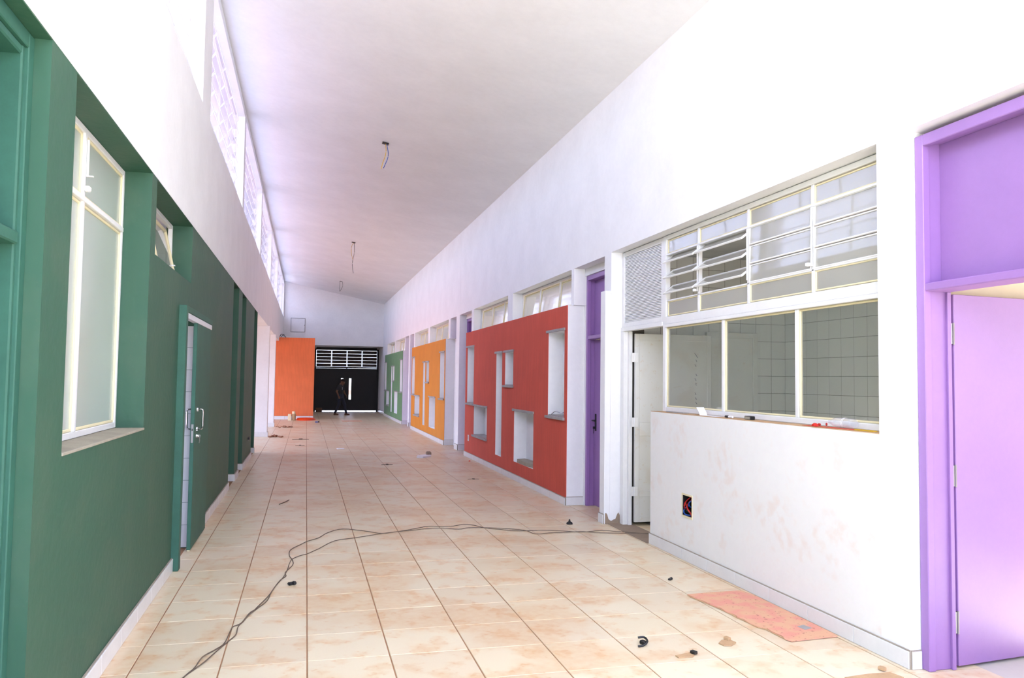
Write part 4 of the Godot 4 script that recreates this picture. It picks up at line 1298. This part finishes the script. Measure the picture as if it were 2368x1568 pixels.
	for c in [[-0.62, -25.4, 0.24, "small heap of red earth at the foot of the cream lit column"], [-0.72, -21.4, 0.20, "small heap of red earth at the foot of the white column"]]:
		var o := thing("earth_heap", c[3], "earth heap", Vector3(c[0], 0, c[1]), "heaps of earth at the columns")
		st = mb()
		for k in 12:
			var w: float = rng.randf_range(0.02, 0.06)
			var px: float = rng.randf_range(-1, 1) * c[2]
			box(st, Vector3(px - w, 0, -w * 0.6), Vector3(px + w, rng.randf_range(0.02, 0.07) * (1.1 - absf(px) / c[2] * 0.8), w * 0.6), 0.015, Transform3D(Basis(Vector3.UP, rng.randf_range(-1, 1)), Vector3(0, 0, rng.randf_range(-0.05, 0.05))))
		build(st, "clods", M.soil_bits, o).set_meta("kind", "stuff")
	q = thing("paper_scrap", "white paper scrap on the tiles just before the floor joint", "paper", Vector3(0.76, 0, -17.75))
	st = mb()
	sheet(st, [[-0.08, -0.1], [0.07, -0.12], [0.09, 0.1], [-0.06, 0.13]], 0.0, 0.008)
	build(st, "sheet", M.paper, q)
	q = thing("bottle_cap", "tiny orange bottle cap on the tiles at the red wall's foot", "cap", Vector3(3.03, 0, -14.8))
	st = mb()
	lathe(st, [[0.0, 0.016], [0.015, 0.016], [0.017, 0.0]], Transform3D.IDENTITY, 10)
	build(st, "cap_body", M.orange_plastic, q)
	# by the orange wall
	q = thing("paint_can", "beige can with white lid standing by the orange wall", "can", Vector3(-0.40, 0, -29.55))
	st = mb()
	lathe(st, [[0.0, 0.0], [0.075, 0.0], [0.075, 0.22], [0.06, 0.235], [0.0, 0.236]], Transform3D.IDENTITY, 14)
	build(st, "body", M.board, q)
	st = mb()
	lathe(st, [[0.055, 0.235], [0.055, 0.32], [0.045, 0.325], [0.0, 0.325]], Transform3D.IDENTITY, 14)
	build(st, "lid", M.wax, q)
	q = thing("cream_carton", "cream carton standing beside the beige can at the orange wall", "carton", Vector3(-0.545, 0, -29.5))
	one_box("body", Vector3(-0.055, 0, -0.05), Vector3(0.055, 0.215, 0.05), M.wax, q, 0.006)
	one_box("top_fold", Vector3(-0.05, 0.213, -0.012), Vector3(0.05, 0.228, 0.012), M.wax, q, 0.003)
	q = thing("orange_hoop", "orange plastic hoop lying on the floor before the orange wall", "hoop", Vector3(0.02, 0.0, -29.80))
	st = mb()
	var prof := []
	for k in 24:
		var a := TAU * k / 24.0
		var b := TAU * (k + 1) / 24.0
		for e in [[0.22, 0.0, 0.30, 0.07], [0.30, 0.07, 0.36, 0.0]]:
			var qq := []
			for z in [[a, 0], [b, 0], [b, 1], [a, 1]]:
				var rr: float = e[z[1] * 2]
				qq.append(Vector3(cos(z[0]) * rr, e[z[1] * 2 + 1], sin(z[0]) * rr * 1.2))
			face(st, qq, Vector3(cos((a + b) / 2) * 0.29, 0.0, sin((a + b) / 2) * 0.29 * 1.2))
	build(st, "ring", M.orange_plastic, q)
	q = thing("blue_packet", "small blue packet on the floor before the orange hoop", "packet", Vector3(0.40, 0, -28.2))
	one_box("body", Vector3(-0.07, 0, -0.08), Vector3(0.03, 0.03, 0.08), M.blue_plastic, q, 0.008)
	one_box("dark_end", Vector3(0.03, 0, -0.07), Vector3(0.07, 0.04, 0.07), M.dark_plastic, q, 0.008)
	q = thing("floor_mat", "thin tan cardboard mat on the floor before the gate", "mat", Vector3(1.62, 0.0, -29.0))
	st = mb()
	sheet(st, [[-0.36, -0.25], [0.34, -0.27], [0.36, 0.24], [-0.34, 0.26]], 0.001, 0.012)
	build(st, "sheet", M.pink_board, q)
	q = thing("cable_stub", "short dark cable ends sticking out above the orange wall", "cable", Vector3(-0.98, 3.02, -30.3))
	st = mb()
	tube(st, spline([Vector3(0.0, 0.0, 0.06), Vector3(0.06, 0.10, 0.08), Vector3(0.14, 0.06, 0.08), Vector3(0.22, -0.018, 0.06)], 4), 0.012, 6)
	build(st, "strand", M.wire_black, q)
	st = mb()
	tube(st, spline([Vector3(0.04, -0.016, 0.02), Vector3(0.10, 0.06, 0.04), Vector3(0.17, 0.09, 0.05)], 4), 0.010, 6)
	build(st, "strand", M.wire_black, q)
	# bare cement where the plaster fell off the pier
	st = mb()
	var patch := [[3.18, 0.0], [3.35, 0.0], [3.35, 0.09], [3.335, 0.12], [3.32, 0.10], [3.30, 0.05], [3.28, 0.045], [3.25, 0.03], [3.22, 0.05], [3.205, 0.10], [3.19, 0.12], [3.18, 0.11]]
	sheet(st, patch, 0.0, 0.004)
	var bp := build(st, "bare_cement", M.cement, get_node("wall_right"))
	bp.transform = Transform3D(Basis(Vector3(1, 0, 0), Vector3(0, 0, 1), Vector3(0, 1, 0)), Vector3(0, 0, -8.16))

# ---------------------------------------------------------------- person
# A smooth union of tapered capsules [a, b, ra, rb, colour], meshed as surface nets.
func nets(bones: Array, cell: float, k: float, vs: PackedVector3Array, ns: PackedVector3Array, cs: PackedColorArray, idx: PackedInt32Array) -> void:
	var lo := Vector3.ONE * 1e9
	var hi := Vector3.ONE * -1e9
	for b in bones:
		for e in 2:
			var rr: float = b[2 + e] + 3.0 * cell + k
			lo = lo.min(b[e] - Vector3.ONE * rr)
			hi = hi.max(b[e] + Vector3.ONE * rr)
	var n := Vector3i(((hi - lo) / cell).ceil()) + Vector3i.ONE
	var f := PackedFloat32Array()
	f.resize(n.x * n.y * n.z)
	f.fill(1.0)
	var near := PackedFloat32Array()
	near.resize(f.size())
	near.fill(1e9)
	var who := PackedInt32Array()
	who.resize(f.size())
	for bi in bones.size():
		var b: Array = bones[bi]
		var a: Vector3 = b[0]
		var d: Vector3 = b[1] - a
		var dd := maxf(d.length_squared(), 1e-9)
		var rm: float = maxf(b[2], b[3]) + 3.0 * cell + k
		var c0 := Vector3i(((a.min(b[1]) - Vector3.ONE * rm - lo) / cell).floor()).max(Vector3i.ZERO)
		var c1 := Vector3i(((a.max(b[1]) + Vector3.ONE * rm - lo) / cell).ceil()).min(n - Vector3i.ONE)
		for z in range(c0.z, c1.z + 1):
			for y in range(c0.y, c1.y + 1):
				for x in range(c0.x, c1.x + 1):
					var p := lo + Vector3(x, y, z) * cell
					var t := clampf((p - a).dot(d) / dd, 0.0, 1.0)
					var e := p.distance_to(a + d * t) - lerpf(b[2], b[3], t)
					var i := x + n.x * (y + n.y * z)
					if e < near[i]:
						near[i] = e
						who[i] = bi
					var h := maxf(k - absf(f[i] - e), 0.0) / k
					f[i] = minf(f[i], e) - h * h * k * 0.25
	var at := {}
	var sx := 1
	var sy := n.x
	var sz := n.x * n.y
	for z in n.z - 1:
		for y in n.y - 1:
			for x in n.x - 1:
				var i := x + sy * y + sz * z
				if f[i] > 0.3:
					continue
				var c := [i, i + sx, i + sy, i + sx + sy, i + sz, i + sx + sz, i + sy + sz, i + sx + sy + sz]
				var m := 0
				for q in 8:
					if f[c[q]] < 0.0:
						m |= 1 << q
				if m == 0 or m == 255:
					continue
				var s := Vector3.ZERO
				var cnt := 0
				for e in [[0, 1], [2, 3], [4, 5], [6, 7], [0, 2], [1, 3], [4, 6], [5, 7], [0, 4], [1, 5], [2, 6], [3, 7]]:
					var va: float = f[c[e[0]]]
					var vb: float = f[c[e[1]]]
					if (va < 0.0) == (vb < 0.0):
						continue
					var t := va / (va - vb)
					var pa := Vector3(e[0] & 1, (e[0] >> 1) & 1, e[0] >> 2)
					var pb := Vector3(e[1] & 1, (e[1] >> 1) & 1, e[1] >> 2)
					s += pa.lerp(pb, t)
					cnt += 1
				at[i] = vs.size()
				vs.append(lo + (Vector3(x, y, z) + s / cnt) * cell)
				ns.append(Vector3(f[c[1]] + f[c[3]] + f[c[5]] + f[c[7]] - f[c[0]] - f[c[2]] - f[c[4]] - f[c[6]], f[c[2]] + f[c[3]] + f[c[6]] + f[c[7]] - f[c[0]] - f[c[1]] - f[c[4]] - f[c[5]], f[c[4]] + f[c[5]] + f[c[6]] + f[c[7]] - f[c[0]] - f[c[1]] - f[c[2]] - f[c[3]]).normalized())
				cs.append(bones[who[i]][4])
	for i in at:
		var st := [sx, sy, sz]
		for ax in 3:
			var u: int = st[(ax + 1) % 3]
			var w: int = st[(ax + 2) % 3]
			var j: int = i + st[ax]
			if (f[i] < 0.0) == (f[j] < 0.0) or not at.has(i - u) or not at.has(i - w) or not at.has(i - u - w):
				continue
			var q := [at[i], at[i - u], at[i - u - w], at[i - w]]
			if f[i] < 0.0:
				q.reverse()
			for e in [0, 1, 2, 0, 2, 3]:
				idx.append(q[e])

func mesh_from(vs: PackedVector3Array, ns: PackedVector3Array, cs: PackedColorArray, idx: PackedInt32Array, rough: float) -> ArrayMesh:
	var a := []
	a.resize(Mesh.ARRAY_MAX)
	a[Mesh.ARRAY_VERTEX] = vs
	a[Mesh.ARRAY_NORMAL] = ns
	a[Mesh.ARRAY_COLOR] = cs
	a[Mesh.ARRAY_INDEX] = idx
	var me := ArrayMesh.new()
	me.add_surface_from_arrays(Mesh.PRIMITIVE_TRIANGLES, a)
	var m := mat(Color.WHITE, rough)
	m.vertex_color_use_as_albedo = true
	me.surface_set_material(0, m)
	return me

func hand_bones(w: Vector3, down: Vector3, side: Vector3, skin: Color) -> Array:
	# w: wrist, down: along the fingers, side: towards the thumb
	var out := []
	var nrm := down.cross(side).normalized()
	var palm := w + down * 0.075
	for o in [-0.024, -0.008, 0.008, 0.024]:
		out.append([w + side * o * 0.7 + down * 0.015, palm + side * o, 0.013, 0.012, skin])
	var lens := [0.052, 0.066, 0.072, 0.062]
	for i in 4:
		var o: float = [-0.027, -0.009, 0.009, 0.027][i]
		var p := palm + side * o
		var q: Vector3 = p + (down * 0.9 + nrm * 0.35).normalized() * lens[i] * 0.55
		out.append([p, q, 0.0085, 0.008, skin])
		out.append([q, q + (down * 0.65 + nrm * 0.75).normalized() * lens[i] * 0.5, 0.008, 0.0065, skin])
	var tb := w + down * 0.028 + side * 0.026
	var tk := tb + (down * 0.6 + side * 0.75 + nrm * 0.2).normalized() * 0.035
	out.append([tb, tk, 0.011, 0.009, skin])
	out.append([tk, tk + (down * 0.9 + side * 0.2 + nrm * 0.35).normalized() * 0.028, 0.009, 0.007, skin])
	return out

func make_person() -> void:
	var skin := Color(0.16, 0.075, 0.045)
	var shirt := Color(0.018, 0.018, 0.020)
	var jeans := Color(0.020, 0.024, 0.045)
	var sandal := Color(0.09, 0.03, 0.02)
	var hair := Color(0.008, 0.007, 0.007)
	var p := thing("person", "person in dark t-shirt and jeans walking past the gate, head bowed", "person", Vector3(1.40, 0.0, -33.7))
	p.scale = Vector3.ONE * 0.96
	p.rotation.y = -0.5
	var v := func(x: float, y: float, z: float) -> Vector3: return Vector3(x, y, z)
	var B := []
	# trunk
	B.append([Vector3(0.0, 0.84, -0.05), Vector3(0.0, 0.84, 0.05), 0.115, 0.115, jeans])
	B.append([Vector3(-0.01, 0.93, -0.05), Vector3(-0.01, 0.93, 0.05), 0.105, 0.105, shirt])
	B.append([Vector3(-0.01, 0.98, -0.05), Vector3(0.0, 1.16, -0.075), 0.095, 0.105, shirt])
	B.append([Vector3(-0.01, 0.98, 0.05), Vector3(0.0, 1.16, 0.075), 0.095, 0.105, shirt])
	B.append([Vector3(0.01, 1.255, -0.13), Vector3(0.01, 1.255, 0.13), 0.062, 0.062, shirt])
	B.append([Vector3(0.015, 1.26, 0), Vector3(0.055, 1.36, 0), 0.055, 0.050, skin])
	# legs: the far one forward, the near one back
	for s in [[-0.085, 0.15, 0.23], [0.085, -0.02, -0.20]]:
		var z: float = s[0]
		var knee := Vector3(s[1], 0.465, z)
		var ankle := Vector3(s[2], 0.09, z)
		B.append([Vector3(0.0, 0.82, z), knee, 0.088, 0.062, jeans])
		B.append([knee, ankle + Vector3(0, 0.02, 0), 0.062, 0.045, jeans])
		B.append([ankle, ankle + Vector3(0, -0.04, 0), 0.036, 0.036, skin])
		B.append([ankle + Vector3(-0.03, -0.045, 0), ankle + Vector3(0.13, -0.055, z * 0.15), 0.034, 0.028, skin])
		B.append([ankle + Vector3(-0.04, -0.075, 0), ankle + Vector3(0.15, -0.075, z * 0.15), 0.020, 0.018, sandal])
	# arms
	var elbow := [Vector3(-0.07, 1.02, 0.225), Vector3(0.03, 1.01, -0.22)]
	var wrist := [Vector3(0.02, 0.82, 0.235), Vector3(0.17, 0.86, -0.17)]
	for i in 2:
		var sz := 1.0 if i == 0 else -1.0
		var sh := Vector3(0.0, 1.255, 0.165 * sz)
		var mid: Vector3 = sh.lerp(elbow[i], 0.62)
		B.append([sh, mid, 0.060, 0.056, shirt])
		B.append([mid, elbow[i], 0.043, 0.039, skin])
		B.append([elbow[i], wrist[i], 0.040, 0.026, skin])
	var vs := PackedVector3Array()
	var ns := PackedVector3Array()
	var cs := PackedColorArray()
	var ix := PackedInt32Array()
	# packed arrays are handed on by value inside arrays, so each grid is meshed into its own set and joined
	var parts := [[B, 0.013, 0.035]]
	var hands := []
	hands.append_array(hand_bones(wrist[0], (wrist[0] - elbow[0]).normalized(), Vector3(0.9, 0.2, -0.2).normalized(), skin))
	parts.append([hands, 0.005, 0.006])
	var hands2 := hand_bones(wrist[1], (wrist[1] - elbow[1]).normalized(), Vector3(0.1, 0.6, 0.7).normalized(), skin)
	parts.append([hands2, 0.005, 0.006])
	# head, bowed forward
	var tilt := Transform3D(Basis(Vector3(0, 0, 1), -0.55), Vector3(0.075, 1.42, 0))
	var H := []
	for e in [[Vector3(-0.012, 0.035, 0), Vector3(0.012, 0.045, 0), 0.088, 0.082, skin], [Vector3(0.01, 0.0, 0), Vector3(0.03, -0.055, 0), 0.072, 0.055, skin], [Vector3(0.045, -0.085, 0), Vector3(0.055, -0.085, 0), 0.034, 0.03, skin],
		[Vector3(0.095, 0.015, 0), Vector3(0.112, -0.022, 0), 0.010, 0.015, skin], [Vector3(0.078, -0.055, -0.018), Vector3(0.078, -0.055, 0.018), 0.011, 0.011, Color(0.20, 0.06, 0.05)],
		[Vector3(0.082, 0.02, -0.032), Vector3(0.084, 0.02, -0.032), 0.012, 0.012, Color(0.03, 0.02, 0.02)], [Vector3(0.082, 0.02, 0.032), Vector3(0.084, 0.02, 0.032), 0.012, 0.012, Color(0.03, 0.02, 0.02)],
		[Vector3(0.0, 0.02, -0.082), Vector3(-0.008, -0.015, -0.082), 0.018, 0.013, skin], [Vector3(0.0, 0.02, 0.082), Vector3(-0.008, -0.015, 0.082), 0.018, 0.013, skin], [Vector3(-0.02, -0.05, 0), Vector3(-0.03, -0.12, 0), 0.050, 0.048, skin]]:
		H.append([tilt * e[0], tilt * e[1], e[2], e[3], e[4]])
	parts.append([H, 0.008, 0.02])
	for q in parts:
		var a := PackedVector3Array()
		var b := PackedVector3Array()
		var c := PackedColorArray()
		var d := PackedInt32Array()
		var r := [a, b, c, d]
		nets(q[0], q[1], q[2], r[0], r[1], r[2], r[3])
		var off := vs.size()
		vs.append_array(r[0]); ns.append_array(r[1]); cs.append_array(r[2])
		for i in r[3]:
			ix.append(i + off)
	var o := MeshInstance3D.new()
	o.mesh = mesh_from(vs, ns, cs, ix, 0.7)
	put(o, "body", p)
	# hair
	var HH := []
	for e in [[Vector3(-0.03, 0.055, 0), Vector3(0.0, 0.075, 0), 0.085, 0.078, hair], [Vector3(-0.045, 0.02, 0), Vector3(-0.05, -0.02, 0), 0.066, 0.05, hair], [Vector3(0.03, 0.09, 0), Vector3(0.05, 0.085, 0), 0.045, 0.035, hair]]:
		HH.append([tilt * e[0], tilt * e[1], e[2] + 0.008, e[3] + 0.008, e[4]])
	var r2 := [PackedVector3Array(), PackedVector3Array(), PackedColorArray(), PackedInt32Array()]
	nets(HH, 0.01, 0.02, r2[0], r2[1], r2[2], r2[3])
	o = MeshInstance3D.new()
	o.mesh = mesh_from(r2[0], r2[1], r2[2], r2[3], 0.8)
	put(o, "hair", p)
	var st := mb()
	for k in 3:
		box(st, Vector3(0.098, 1.10 + k * 0.035, 0.05), Vector3(0.106, 1.125 + k * 0.035, 0.08), 0.002)
	build(st, "shirt_print", M.paper, p)
